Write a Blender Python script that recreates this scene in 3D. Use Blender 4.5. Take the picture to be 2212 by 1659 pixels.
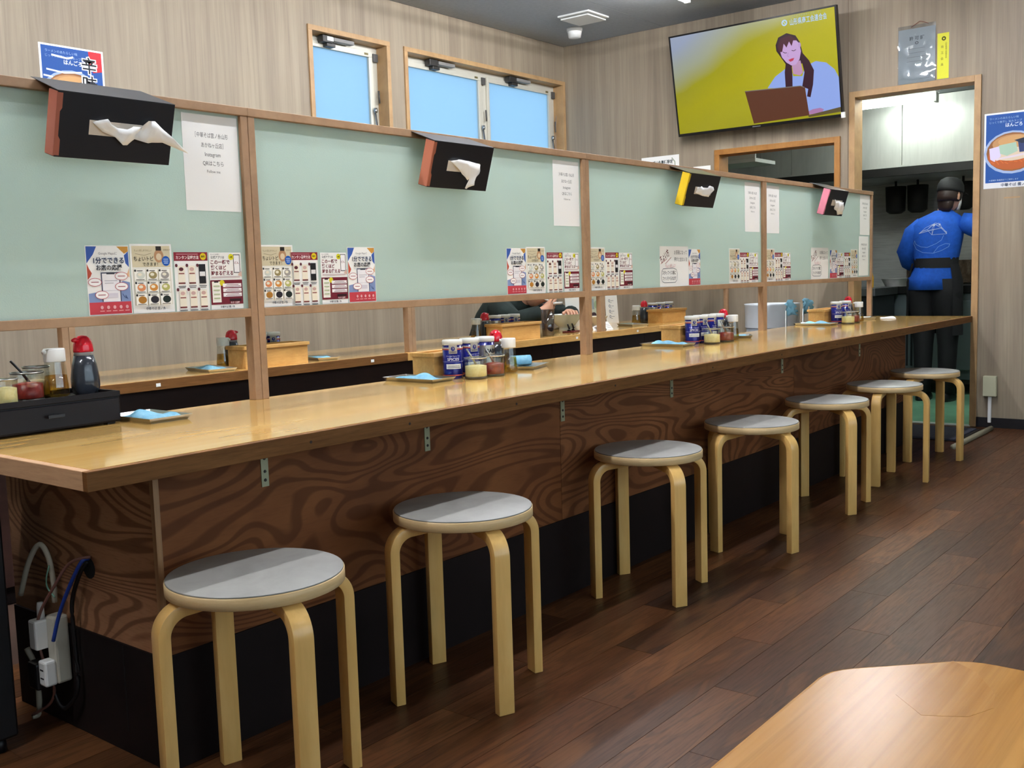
import bpy, bmesh, math, random
from mathutils import Vector, Matrix
random.seed(7)
for o in list(bpy.data.objects): bpy.data.objects.remove(o)
SC = bpy.context.scene
COL = SC.collection
R = math.radians

# ------------------------------------------------------------------ camera
W, H, F = 2212.0, 1659.0, 2203.77
CAM = Vector((-0.9322, -1.7341, 1.0235))
YAW, PITCH, ROLL = 0.6754, -0.1037, -0.0303
vf = Vector((math.cos(PITCH)*math.cos(YAW), math.cos(PITCH)*math.sin(YAW), math.sin(PITCH)))
r0 = Vector((math.sin(YAW), -math.cos(YAW), 0)); u0 = r0.cross(vf)
vr = r0*math.cos(ROLL) + u0*math.sin(ROLL); vu = u0*math.cos(ROLL) - r0*math.sin(ROLL)
cd = bpy.data.cameras.new('camera'); cam = bpy.data.objects.new('camera', cd); COL.objects.link(cam)
cd.sensor_width = 36; cd.lens = F/W*36; cd.clip_start = .02
cam.matrix_world = Matrix(((vr.x, vu.x, -vf.x, CAM.x), (vr.y, vu.y, -vf.y, CAM.y), (vr.z, vu.z, -vf.z, CAM.z), (0, 0, 0, 1)))
SC.camera = cam
# ------------------------------------------------------------------ sky and exposure
wd = bpy.data.worlds.new('sky'); SC.world = wd; wd.use_nodes = True
bg = wd.node_tree.nodes['Background']; bg.inputs[0].default_value = (.70, .83, 1.0, 1); bg.inputs[1].default_value = 1.6
SC.view_settings.view_transform = 'Standard'; SC.view_settings.look = 'None'
SC.view_settings.gamma = 1; SC.view_settings.use_curve_mapping = False
EV = 1.35
SC.view_settings.exposure = EV
TUBE = 62.0          # ceiling tube radiance
KTUBE = 14.0         # kitchen tube radiance

# ------------------------------------------------------------------ pixel helpers (direction from a photo pixel, depth from a known plane)
def ray(px, py): return vf + vr*((px-W/2)/F) - vu*((py-H/2)/F)
def on(px, py, ax, v):
    d = ray(px, py); return CAM + d*((v-CAM[ax])/d[ax])
def pj(p):
    d = Vector(p)-CAM; z = d.dot(vf); return (W/2+F*d.dot(vr)/z, H/2-F*d.dot(vu)/z)
def colx(px, y, z):
    a, b = -1.0, 9.0
    for _ in range(50):
        m = (a+b)/2
        if pj((m, y, z))[0] < px: a = m
        else: b = m
    return a
def basec(px, py, r, z):
    p = on(px, py, 2, z); d = p-CAM; d.z = 0; d.normalize(); return p+d*r

# ------------------------------------------------------------------ materials
def lin(c):
    if isinstance(c, str): c = tuple(int(c[i:i+2], 16) for i in (0, 2, 4))
    return tuple(((v/255)/12.92 if v/255 <= .04045 else ((v/255+.055)/1.055)**2.4) for v in c[:3])+(1,)
MC = {}
def mat(name, col, rough=.5, metal=0, spec=.5, coat=0, emis=None, es=0, trans=0, alpha=1, ior=1.45):
    if name in MC: return MC[name]
    m = bpy.data.materials.new(name); m.use_nodes = True; b = m.node_tree.nodes['Principled BSDF']
    b.inputs['Base Color'].default_value = lin(col); b.inputs['Roughness'].default_value = rough
    b.inputs['Metallic'].default_value = metal; b.inputs['Specular IOR Level'].default_value = spec
    b.inputs['Coat Weight'].default_value = coat; b.inputs['Coat Roughness'].default_value = .08
    b.inputs['Transmission Weight'].default_value = trans; b.inputs['Alpha'].default_value = alpha; b.inputs['IOR'].default_value = ior
    if emis: b.inputs['Emission Color'].default_value = lin(emis); b.inputs['Emission Strength'].default_value = es
    MC[name] = m; return m
def ink(c): return mat('ink_'+c, c, .55, spec=.3)
class N:
    """tiny node helper"""
    def __init__(s, m): s.t = m.node_tree; s.b = s.t.nodes.get('Principled BSDF')
    def n(s, ty, **k):
        x = s.t.nodes.new('ShaderNode'+ty)
        for a, v in k.items():
            if a.startswith('i_'):
                key = a[2:]; key = int(key) if key.isdigit() else key
                x.inputs[key].default_value = v
            else: setattr(x, a, v)
        return x
    def l(s, a, b): s.t.links.new(a, b)
    def coords(s, scale, kind='Object', loc=(0, 0, 0), rot=(0, 0, 0)):
        tc = s.n('TexCoord'); mp = s.n('Mapping'); mp.inputs['Scale'].default_value = scale
        mp.inputs['Location'].default_value = loc; mp.inputs['Rotation'].default_value = rot
        s.l(tc.outputs[kind], mp.inputs[0]); return mp.outputs[0]
    def noise(s, v, scale=1, detail=4, rough=.55, dist=0):
        x = s.n('TexNoise'); x.inputs['Scale'].default_value = scale; x.inputs['Detail'].default_value = detail
        x.inputs['Roughness'].default_value = rough; x.inputs['Distortion'].default_value = dist
        s.l(v, x.inputs['Vector']); return x.outputs[0]
    def ramp(s, f, stops):
        x = s.n('ValToRGB'); e = x.color_ramp.elements
        while len(e) < len(stops): e.new(.5)
        for k, (p, c) in enumerate(stops): e[k].position = p; e[k].color = lin(c)
        s.l(f, x.inputs[0]); return x.outputs[0]
    def math(s, op, a, b=None):
        x = s.n('Math', operation=op)
        for k, v in enumerate((a, b)):
            if v is None: continue
            if isinstance(v, (int, float)): x.inputs[k].default_value = v
            else: s.l(v, x.inputs[k])
        return x.outputs[0]
    def mix(s, f, a, b, mode='MIX'):
        x = s.n('Mix', data_type='RGBA', blend_type=mode)
        for k, v in ((0, f), (6, a), (7, b)):
            if isinstance(v, (int, float)): x.inputs[k].default_value = v
            elif isinstance(v, tuple): x.inputs[k].default_value = v
            else: s.l(v, x.inputs[k])
        return x.outputs[2]
    def bump(s, h, st=.1, d=.01):
        x = s.n('Bump'); x.inputs['Strength'].default_value = st; x.inputs['Distance'].default_value = d
        s.l(h, x.inputs['Height']); s.l(x.outputs[0], s.b.inputs['Normal'])
def grain(name, stops, sc_big, sc_fine, rough=.5, coat=0, fine=.35, spec=.5, bump=.03, kind='Object', dist=.6, finecol='6b5a48', loc=(0, 0, 0), rot=(0, 0, 0)):
    m = mat(name, 'ffffff', rough, coat=coat, spec=spec); n = N(m)
    a = n.noise(n.coords(sc_big, kind, loc, rot), 1, 4, .6, dist); c = n.ramp(a, stops)
    f = n.noise(n.coords(sc_fine, kind, loc, rot), 1, 3, .7)
    k = n.math('MULTIPLY', n.ramp(f, [(.45, '000000'), (.72, 'ffffff')]), fine)
    n.l(n.mix(k, c, lin(finecol)), n.b.inputs['Base Color'])
    if bump: n.bump(f, bump, .004)
    return m
M_wall = grain('wall_wood_print', [(.2, '7c6e5d'), (.45, '8d7f6c'), (.62, '9a8c77'), (.85, 'a69983')], (11, 11, .5), (80, 80, 1.8), .55, fine=.32, bump=.01, finecol='645a4e')
M_casing = grain('casing_wood', [(.2, '9c7a52'), (.5, 'ad8a60'), (.8, 'b99768')], (9, 9, 9), (60, 60, 8), .45, fine=.2, finecol='7d5d3c')
M_frame = grain('screen_frame_wood', [(.2, '8f6f52'), (.5, 'a07e5e'), (.8, 'ad8c6b')], (6, 6, 6), (40, 90, 40), .5, fine=.25, finecol='6f523a')
M_birch = grain('birch', [(.2, 'd0a35a'), (.5, 'deb36a'), (.8, 'e8c27c')], (12, 12, 3), (60, 60, 6), .38, coat=.3, fine=.15, finecol='a67b42')
M_birch_edge = grain('birch_edge', [(.2, 'bd9c68'), (.5, 'cdb080'), (.8, 'd6bb8e')], (4, 4, 90), (20, 20, 150), .45, fine=.2, finecol='9c7a4c')
M_lino = grain('grey_linoleum', [(.3, '777671'), (.5, '82817c'), (.75, '8d8c86')], (9, 9, 9), (260, 260, 260), .42, fine=.2, finecol='7d7d79', bump=.02)
M_top = grain('varnished_counter', [(.2, 'cb9a50'), (.42, 'd4a75e'), (.6, 'dab26b'), (.82, 'e2bf7d')], (.8, 9, 9), (1.6, 40, 40), .11, coat=.35, fine=.1, finecol='b5843e', bump=0)
M_edge = grain('counter_edge_wood', [(.2, '5f3d1e'), (.5, '714b27'), (.8, '855b34')], (3, 3, 60), (12, 12, 160), .6, fine=.45, spec=.15, finecol='3f2611')
M_edge_end = grain('counter_end_edge_wood', [(.2, 'ad855f'), (.5, 'be9670'), (.8, 'cca27a')], (3, 3, 40), (12, 12, 160), .5, fine=.35, finecol='7f5b3c')
M_skirt = grain('dark_skirting', [(.3, '150f0e'), (.7, '1c1413')], (6, 6, 6), (60, 60, 60), .6, fine=.2, spec=.15, finecol='1a1312')
M_ceil = grain('ceiling_board', [(.3, 'a2a7ac'), (.7, 'adb2b7')], (40, 40, 40), (300, 300, 300), .9, fine=.5, finecol='989a9c', bump=.15)
M_table = grain('honey_table_wood', [(.2, '9c6c30'), (.45, 'ab793a'), (.65, 'b48344'), (.85, 'bd8d4e')], (1.6, 32, 14), (3, 110, 80), .25, coat=0, spec=.13, fine=.4, finecol='7f5522', bump=.01, rot=(0, 0, R(-12)))
M_inlay = grain('table_inlay_wood', [(.2, '95652a'), (.5, 'a87536'), (.8, 'b78545')], (4, 70, 1), (6, 160, 1), .25, coat=0, spec=.13, fine=.35, finecol='7f5522', bump=.01, rot=(0, 0, R(50)))
M_boxwood = grain('chopstick_box_wood', [(.2, 'b98848'), (.5, 'cb9b58'), (.8, 'd8ac6a')], (6, 30, 30), (20, 120, 120), .45, fine=.25, finecol='94662f')
M_dwood = grain('rear_counter_dark', [(.2, '2a1713'), (.5, '351f19'), (.8, '3d251d')], (2, 9, 9), (8, 50, 50), .5, fine=.3, finecol='1c0e0b')
def plywood(name, a, b, c, off):
    m = mat(name, 'ffffff', .6, spec=.15); n = N(m)
    v = n.coords((1.15, 1.15, 4.2), 'Object', off)
    h = n.noise(v, 1.0, 1.6, .35, .9)
    sz = n.n('SeparateXYZ'); n.l(n.coords((1, 1, 1)), sz.inputs[0])
    w = n.math('SINE', n.math('MULTIPLY', n.math('ADD', h, n.math('MULTIPLY', sz.outputs[2], .75)), 140.0))
    line = n.ramp(n.math('ADD', n.math('MULTIPLY', w, .5), .5), [(.0, '000000'), (.5, '181818'), (.85, 'ffffff')])
    blot = n.noise(n.coords((3, 3, 6), 'Object', off), 1, 3, .6)
    base = n.ramp(blot, [(.25, a), (.5, b), (.78, c)])
    col = n.mix(n.math('MULTIPLY', line, .55), base, lin('3c1d0e'))
    fine = n.noise(n.coords((22, 22, 220), 'Object', off), 1, 2, .6)
    col = n.mix(n.math('MULTIPLY', n.ramp(fine, [(.5, '000000'), (.75, 'ffffff')]), .3), col, lin('5a3520'))
    n.l(col, n.b.inputs['Base Color']); n.bump(h, .05, .01)
    # worn pale patches low on the board, where shoes rub
    return m
M_ply = plywood('plywood', '633d24', '75492b', '865735', (0, 0, 0))
M_ply2 = plywood('plywood_second', '5f3920', '714527', '82532f', (7.3, 2.1, 5.5))
M_ply3 = plywood('plywood_third', '5c3822', '6c4429', '7b5033', (3.7, 8.1, 1.4))
M_plyE = plywood('plywood_end', '8d6448', '9f7353', 'ad805d', (11.2, 3.3, 9.1))
def plank_mat():
    m = mat('floor_plank', 'ffffff', .36, spec=.14); n = N(m)
    oi = n.n('ObjectInfo')
    sh = n.n('Combine' + 'XYZ'); 
    for k in range(3): n.l(n.math('MULTIPLY', oi.outputs['Random'], 37.0+k*11), sh.inputs[k])
    tc = n.n('TexCoord'); ad = n.n('VectorMath', operation='ADD'); n.l(tc.outputs['Object'], ad.inputs[0]); n.l(sh.outputs[0], ad.inputs[1])
    mp = n.n('Mapping'); mp.inputs['Scale'].default_value = (2.2, 16, 16); n.l(ad.outputs[0], mp.inputs[0])
    h = n.noise(mp.outputs[0], 1, 3, .55, 1.2)
    w = n.math('SINE', n.math('MULTIPLY', h, 26.0))
    mp2 = n.n('Mapping'); mp2.inputs['Scale'].default_value = (8, 150, 150); n.l(ad.outputs[0], mp2.inputs[0])
    f = n.noise(mp2.outputs[0], 1, 3, .65)
    base = n.ramp(oi.outputs['Random'], [(0, '2c1a11'), (.2, '4f2f1a'), (.4, '352013'), (.6, '603c23'), (.8, '3e2515'), (1, '553520')])
    col = n.mix(n.math('MULTIPLY', n.ramp(w, [(.2, '000000'), (.9, 'ffffff')]), .38), base, lin('1c0f08'))
    col = n.mix(n.math('MULTIPLY', n.ramp(f, [(.48, '000000'), (.7, 'ffffff')]), .5), col, lin('150b06'))
    col = n.mix(n.math('MULTIPLY', n.ramp(h, [(.5, '000000'), (.75, 'ffffff')]), .4), col, lin('6b4526'))
    n.l(col, n.b.inputs['Base Color'])
    n.l(n.math('ADD', n.math('MULTIPLY', f, .2), .27), n.b.inputs['Roughness']); n.bump(f, .08, .002)
    return m
M_plank = plank_mat()
def frosted(name, tint, mixf=.5):
    m = bpy.data.materials.new(name); m.use_nodes = True; t = m.node_tree; t.nodes.clear(); n = N(m)
    out = n.n('OutputMaterial'); tr = n.n('BsdfTranslucent'); tr.inputs[0].default_value = lin(tint)
    pb = n.n('BsdfPrincipled'); pb.inputs['Base Color'].default_value = lin(tint); pb.inputs['Roughness'].default_value = .35
    n.b = pb
    mx = n.n('MixShader'); mx.inputs[0].default_value = mixf
    f = n.noise(n.coords((260, 260, 260)), 1, 2, .5)
    b = n.n('Bump'); b.inputs['Strength'].default_value = .35; b.inputs['Distance'].default_value = .002
    n.l(f, b.inputs['Height']); n.l(b.outputs[0], pb.inputs['Normal'])
    n.l(tr.outputs[0], mx.inputs[1]); n.l(pb.outputs[0], mx.inputs[2]); n.l(mx.outputs[0], out.inputs[0])
    return m
M_frost = frosted('frosted_screen_glass', 'dcebe3', .4)
M_winglass = frosted('frosted_window_glass', 'a4b9c4', .12)
def thin_glass(name, tint='f2f6f4', f=.1):
    m = bpy.data.materials.new(name); m.use_nodes = True; t = m.node_tree; t.nodes.clear(); n = N(m)
    out = n.n('OutputMaterial'); tr = n.n('BsdfTransparent'); tr.inputs[0].default_value = lin(tint)
    g = n.n('BsdfGlossy'); g.inputs['Roughness'].default_value = .05
    mx = n.n('MixShader'); mx.inputs[0].default_value = f
    n.l(tr.outputs[0], mx.inputs[1]); n.l(g.outputs[0], mx.inputs[2]); n.l(mx.outputs[0], out.inputs[0]); return m
M_vin = thin_glass('vinegar_liquid', 'e6cb74', .06); M_glass = thin_glass('clear_glass'); M_sleeve = thin_glass('plastic_sleeve', 'eef2f4', .16); M_cup = thin_glass('hazy_plastic', 'c9c4c9', .14)
M_steel = mat('stainless', 'b8b9b6', .28, 1); M_steel_d = grain('kitchen_steel', [(.2, 'a9acaa'), (.5, 'c6c9c7'), (.8, 'd6d9d6')], (1.2, 1.2, .8), (4, 4, 90), .34, fine=.3, finecol='4d504d', bump=0)
MC['kitchen_steel'].node_tree.nodes['Principled BSDF'].inputs['Metallic'].default_value = .3
M_hood = grain('hood_steel', [(.2, '9a9b97'), (.5, 'b4b5b0'), (.8, 'c9cac5')], (1.5, 1.5, .6), (40, 40, 3), .42, fine=.15, finecol='7f807c', bump=0)
MC['hood_steel'].node_tree.nodes['Principled BSDF'].inputs['Metallic'].default_value = .35
M_alu = mat('window_aluminium', 'c9c6b8', .4, .2); M_alu_d = mat('window_hardware', '3c3a38', .4, .5)
M_white = mat('white_plastic', 'e6e6e2', .35); M_red = mat('red_plastic', 'd01028', .25, coat=.4); M_black = mat('black_plastic', '141316', .4)
M_caddy = mat('black_lacquer', '181416', .4, spec=.2); M_soy = mat('soy_bottle', '2b3038', .22, coat=.5); M_soyneck = mat('soy_bottle_clear', '9a9a9c', .3)
M_garlic = grain('grated_garlic', [(.3, 'd8c27c'), (.7, 'e6d79c')], (60, 60, 60), (200, 200, 200), .6, fine=.2, finecol='b99d56')
M_chili = grain('chili_paste', [(.3, '6d1510'), (.7, '90251a')], (60, 60, 60), (200, 200, 200), .35, fine=.3, finecol='3c0b08')
M_towel = grain('blue_towel', [(.3, '7cc0e0'), (.7, 'a4d8ee')], (60, 60, 60), (400, 400, 400), .9, fine=.3, finecol='5ea5cb', bump=.4)
M_tissue = mat('tissue_paper', 'fbfaf8', .9); M_paper = mat('white_paper', 'f0eee9', .75, spec=.2)
M_canblue = mat('can_blue', '141c78', .22, .2, coat=.3); M_cansilver = mat('can_silver', 'b9b4a6', .25, .6)
M_skin = mat('skin', 'd7a488', .5); M_tube = mat('lamp_tube', 'ffffff', .5, emis='f6f8ff', es=TUBE); M_ktube = mat('kitchen_lamp_tube', 'ffffff', .5, emis='f4fff8', es=KTUBE)
M_tube_dim = mat('lamp_tube_fill', 'ffffff', .5, emis='f6f8ff', es=TUBE*.22)  # weak tube for the added fill lamps, not an aged one
M_tube_bright = mat('lamp_tube_bright', 'ffffff', .5, emis='f6f8ff', es=TUBE*1.7)  # tube strength raised to deepen the counter's shadows on seats and floor
M_lamp = mat('lamp_housing', 'e8e8e4', .5)

# ------------------------------------------------------------------ mesh builder
class B:
    def __init__(s): s.v = []; s.f = []; s.m = []; s.sm = []
    def add(s, vs, fs, mi=0, smooth=False, T=None):
        o = len(s.v)
        for v in vs:
            v = Vector(v); s.v.append(tuple(T @ v if T else v))
        for f in fs: s.f.append([o+i for i in f]); s.m.append(mi); s.sm.append(smooth)
        return s
    def box(s, x0, y0, z0, x1, y1, z1, mi=0, T=None):
        return s.add([(x0, y0, z0), (x1, y0, z0), (x1, y1, z0), (x0, y1, z0), (x0, y0, z1), (x1, y0, z1), (x1, y1, z1), (x0, y1, z1)],
                     [(3, 2, 1, 0), (4, 5, 6, 7), (0, 1, 5, 4), (1, 2, 6, 5), (2, 3, 7, 6), (3, 0, 4, 7)], mi, False, T)
    def lathe(s, prof, n=24, mi=0, c=(0, 0, 0), smooth=True, T=None, sx=1, sy=1, cap=True):
        vs = []; fs = []
        for r, z in prof:
            for k in range(n):
                a = 2*math.pi*k/n; vs.append((c[0]+r*math.cos(a)*sx, c[1]+r*math.sin(a)*sy, c[2]+z))
        for i in range(len(prof)-1):
            for k in range(n):
                k2 = (k+1) % n; fs.append((i*n+k, i*n+k2, (i+1)*n+k2, (i+1)*n+k))
        if cap:
            fs.append(tuple(range(n-1, -1, -1))); L = (len(prof)-1)*n; fs.append(tuple(L+k for k in range(n)))
        return s.add(vs, fs, mi, smooth, T)
    def loft(s, rings, mi=0, smooth=True, cap=True, closed=True):
        n = len(rings[0]); vs = [p for r in rings for p in r]; fs = []
        for i in range(len(rings)-1):
            for k in range(n if closed else n-1):
                k2 = (k+1) % n; fs.append((i*n+k, i*n+k2, (i+1)*n+k2, (i+1)*n+k))
        if cap and closed:
            fs.append(tuple(range(n-1, -1, -1))); L = (len(rings)-1)*n; fs.append(tuple(L+k for k in range(n)))
        return s.add(vs, fs, mi, smooth)
    def tube(s, pts, r, n=8, mi=0):
        pts = [Vector(p) for p in pts]; rings = []
        up = Vector((0, 0, 1))
        for i, p in enumerate(pts):
            t = (pts[min(i+1, len(pts)-1)]-pts[max(i-1, 0)]).normalized()
            a = t.cross(up)
            if a.length < .05: a = t.cross(Vector((1, 0, 0)))
            a.normalize(); b = a.cross(t); rr = r[i] if isinstance(r, (list, tuple)) else r
            rings.append([p+a*rr*math.cos(2*math.pi*k/n)+b*rr*math.sin(2*math.pi*k/n) for k in range(n)])
        return s.loft(rings, mi)
    def prism(s, poly, z0, z1, mi=0, T=None, smooth=False):
        n = len(poly); vs = [(x, y, z0) for x, y in poly]+[(x, y, z1) for x, y in poly]
        fs = [tuple(range(n-1, -1, -1)), tuple(range(n, 2*n))]+[(k, (k+1) % n, n+(k+1) % n, n+k) for k in range(n)]
        return s.add(vs, fs, mi, smooth, T)
    def mesh(s, name, mats, bevel=0, seg=2, autosm=0):
        me = bpy.data.meshes.new(name); me.from_pydata(s.v, [], s.f)
        for m in (mats if isinstance(mats, (list, tuple)) else [mats]): me.materials.append(m)
        me.polygons.foreach_set('material_index', s.m); me.polygons.foreach_set('use_smooth', s.sm)
        bm = bmesh.new(); bm.from_mesh(me)
        if bevel:
            es = [e for e in bm.edges if len(e.link_faces) == 2 and e.calc_face_angle(0) > .6]
            if es: bmesh.ops.bevel(bm, geom=es, offset=bevel, segments=seg, affect='EDGES', profile=.5, clamp_overlap=True)
        bmesh.ops.recalc_face_normals(bm, faces=bm.faces); bm.to_mesh(me); bm.free()
        if autosm:
            me.polygons.foreach_set('use_smooth', [True]*len(me.polygons)); me.set_sharp_from_angle(angle=autosm)
        me.update(); return me
    def build(s, name, mats, parent=None, bevel=0, seg=2):
        return obj(name, s.mesh(name, mats, bevel, seg), parent)
def obj(name, me, parent=None):
    o = bpy.data.objects.new(name, me); COL.objects.link(o)
    if parent: o.parent = parent
    return o
def tag(o, label, cat, group=None):
    o['label'] = label; o['category'] = cat
    if group: o['group'] = group
    return o
def thing(name, label, cat, loc=(0, 0, 0), rz=0, group=None):
    o = bpy.data.objects.new(name, None); COL.objects.link(o); o.empty_display_size = .05
    o.location = loc; o.rotation_euler = (0, 0, rz); return tag(o, label, cat, group)
def struct(o): o['kind'] = 'structure'; return o
def dup(root, loc, rz=None, label=None, group=None):
    def cp(a, par):
        c = a.copy(); COL.objects.link(c); c.parent = par
        for ch in kids.get(a.name, []): cp(ch, c)
        return c
    kids = {}
    for o in COL.objects:
        if o.parent: kids.setdefault(o.parent.name, []).append(o)
    r = cp(root, None); r.location = loc
    if rz is not None: r.rotation_euler = (0, 0, rz)
    if label: r['label'] = label
    if group: r['group'] = group
    return r
def smooth_curve(pts, n=8):
    out = []; P = [Vector(p) for p in pts]; P = [P[0]*2-P[1]]+P+[P[-1]*2-P[-2]]
    for i in range(1, len(P)-2):
        for k in range(n):
            t = k/n; a, b, c, d = P[i-1], P[i], P[i+1], P[i+2]
            out.append(.5*((2*b)+(c-a)*t+(2*a-5*b+4*c-d)*t*t+(3*b-a-3*c+d)*t**3))
    out.append(P[-2]); return out
def wavy(name, w, d, hf, nx, ny, mats, parent=None, thick=.003):
    """cloth: a height-field sheet with thickness"""
    b = B(); g = lambda i, j: (w*(i/nx-.5), d*(j/ny-.5))
    top = []; bot = []
    for j in range(ny+1):
        for i in range(nx+1):
            x, y = g(i, j); z = hf(x, y); top.append((x, y, z+thick)); bot.append((x, y, max(0, z-.0005)))
    n = nx+1; fs = []; K = len(top)
    for j in range(ny):
        for i in range(nx):
            a = j*n+i; fs.append((a, a+1, a+n+1, a+n)); fs.append((K+a+n, K+a+n+1, K+a+1, K+a))
    per = [i for i in range(n)]+[j*n+nx for j in range(1, ny+1)]+[ny*n+i for i in range(nx-1, -1, -1)]+[j*n for j in range(ny-1, 0, -1)]
    for k in range(len(per)):
        a, c = per[k], per[(k+1) % len(per)]; fs.append((a, K+a, K+c, c))
    b.add(top+bot, fs, 0, True); return b.build(name, mats, parent)

# ------------------------------------------------------------------ print (lettering and flat designs)
GC = {}
def glyphs(s, bold=0):
    k = (s, bold)
    if k in GC: return GC[k]
    cu = bpy.data.curves.new('t', 'FONT'); cu.body = s; cu.size = 1; cu.offset = bold; cu.resolution_u = 2
    o = bpy.data.objects.new('t', cu); COL.objects.link(o)
    dg = bpy.context.evaluated_depsgraph_get(); me = bpy.data.meshes.new_from_object(o.evaluated_get(dg))
    vs = [(v.co.x, v.co.y) for v in me.vertices]; fs = [tuple(p.vertices) for p in me.polygons]
    bpy.data.objects.remove(o); bpy.data.meshes.remove(me); bpy.data.curves.remove(cu)
    if vs: x0 = min(v[0] for v in vs); x1 = max(v[0] for v in vs); y0 = min(v[1] for v in vs); y1 = max(v[1] for v in vs)
    else: x0 = y0 = 0; x1 = y1 = 1
    GC[k] = (vs, fs, x0, x1, y0, y1); return GC[k]
def design(name, ops, s=.001, lift=.0003, step=.00006, bend=None):
    """flat print: list of ops in millimetres -> one mesh lying just proud of its sheet"""
    b = B(); mats = []; mi = {}
    z = lift
    for op in ops:
        z += step; ty = op[0]; c = op[-1] if ty != 't' else op[5]
        mm = c if not isinstance(c, str) else ink(c)
        if mm.name not in mi: mi[mm.name] = len(mats); mats.append(mm)
        i = mi[mm.name]
        if ty == 'r':
            x0, y0, x1, y1 = op[1:5]; b.add([(x0*s, y0*s, z), (x1*s, y0*s, z), (x1*s, y1*s, z), (x0*s, y1*s, z)], [(0, 1, 2, 3)], i)
        elif ty == 'e':
            cx, cy, rx, ry = op[1:5]; n = 20
            b.add([((cx+rx*math.cos(2*math.pi*k/n))*s, (cy+ry*math.sin(2*math.pi*k/n))*s, z) for k in range(n)], [tuple(range(n))], i)
        elif ty == 'p':
            b.add([(x*s, y*s, z) for x, y in op[1]], [tuple(range(len(op[1])))], i)
        elif ty == 'l':   # polyline with width
            pts, wd_ = op[1], op[2]
            for (ax, ay), (bx, by) in zip(pts, pts[1:]):
                L = math.hypot(bx-ax, by-ay) or 1; nx, ny = -(by-ay)/L*wd_/2, (bx-ax)/L*wd_/2
                b.add([((ax+nx)*s, (ay+ny)*s, z), ((ax-nx)*s, (ay-ny)*s, z), ((bx-nx)*s, (by-ny)*s, z), ((bx+nx)*s, (by+ny)*s, z)], [(0, 1, 2, 3)], i)
        elif ty == 't':   # ('t', text, x, y, size, colour, align, bold, maxw, rot)
            txt, x, y, size = op[1:5]; al = op[6] if len(op) > 6 else 'l'; bold = op[7] if len(op) > 7 else 0; mw = op[8] if len(op) > 8 else None
            rot = op[9] if len(op) > 9 else 0
            vs, fs, gx0, gx1, gy0, gy1 = glyphs(txt, bold); sx = size; w = (gx1-gx0)*size
            if mw and w > mw: sx = size*mw/w; w = mw
            ox = {'l': 0, 'c': -w/2, 'r': -w}[al]; ca, sa = math.cos(rot), math.sin(rot)
            P = [((vx-gx0)*sx+ox, vy*size) for vx, vy in vs]
            b.add([((x+px*ca-py*sa)*s, (y+px*sa+py*ca)*s, z) for px, py in P], fs, i)
    me = bpy.data.meshes.new(name); vs = b.v
    if bend: vs = [bend(v) for v in vs]
    me.from_pydata(vs, [], b.f)
    for m in mats: me.materials.append(m)
    me.polygons.foreach_set('material_index', b.m); me.update(); return me
SHEETS = {}
def sheet(kind, w, h, m=None):
    k = (kind, w, h)
    if k not in SHEETS:
        b = B().box(0, 0, 0, w, h, .0003); SHEETS[k] = b.mesh('sheet', m or M_paper)
    return SHEETS[k]
def place(o, p, face):
    """stand a flat local-XY object up: face 'y' looks to -y, face 'x' looks to -x"""
    o.location = p; o.rotation_euler = (R(90), 0, 0) if face == 'y' else (R(90), 0, R(-90))
def poster(kind, w, h, ops_mesh, p, face, label, cat='poster', group=None, m=None, name=None):
    o = obj(name or kind, sheet(kind, w, h, m)); tag(o, label, cat, group); place(o, p, face)
    d = obj('printed_design', ops_mesh, o); return o

# ================================================================== THE ROOM
XE, YW, ZC = 5.88, 3.095, 2.833
XB, YR = -3.2, -3.6
HC = .699                                   # counter height
fl = struct(B().box(XB, YR, -.1, XE+.06, YW+.15, -.003).build('floor', mat('floor_bed', '3a271d', .6)))
# printed-wood floor planks, laid along the counter
pw, pl = .118, .93
plank_me = B().box(0, 0, -.004, pl-.0012, pw-.0012, 0).mesh('plank', M_plank)
k = 0; y = 1.07
while y > -2.55:
    off = (k*.37 % 1)*pl; x = -1.35-off
    while x < XE:
        me = plank_me
        x1 = min(x+pl, XE)
        if x1-x > .05:
            o = obj('plank', me, fl); o.location = (x, y-pw, 0)
            if x1 < x+pl: o.scale = ((x1-x)/pl, 1, 1)
        x += pl
    y -= pw; k += 1
# ceiling with its boards
ce = struct(B().box(XB, YR, ZC+.012, XE+.1, YW+.15, ZC+.1).build('ceiling', mat('ceiling_void', '4c4d4f', .9)))
bw, bl = .91, 1.82
bme = B().box(0, 0, 0, bl-.004, bw-.004, .012).mesh('ceiling_board', M_ceil)
nx = int((XE-XB)/bl)+1
for i in range(nx):
    for j in range(8):
        x = XE-bl*(i+1); y = YW-bw*(j+1)
        o = obj('ceiling_board', bme, ce); o.location = (x, y, ZC)
# walls
W1 = (3.268, 3.897, 1.80, 2.54); W2 = (4.083, 5.846, 1.80, 2.533)
b = B(); T = .15
for x0, x1, z0, z1 in [(XB, W1[0], 0, ZC), (W1[0], W1[1], 0, W1[2]), (W1[0], W1[1], W1[3], ZC), (W1[1], W2[0], 0, ZC), (W2[0], W2[1], 0, W2[2]), (W2[0], W2[1], W2[3], ZC), (W2[1], XE+.12, 0, ZC)]:
    b.box(x0, YW, z0, x1, YW+T, z1)
struct(b.build('wall_left', M_wall))
D0, D1, DZ = .006, .758, 2.14               # doorway
P0, P1, PZ0, PZ1 = .885, 1.742, 1.535, 1.862 # serving hatch
b = B()
for y0, y1, z0, z1 in [(YR, D0, 0, ZC), (D0, D1, DZ, ZC), (D1, P0, 0, ZC), (P0, P1, 0, PZ0), (P0, P1, PZ1, ZC), (P1, YW, 0, ZC)]:
    b.box(XE, y0, z0, XE+.12, y1, z1)
we = struct(b.build('wall_end', M_wall))
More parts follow.
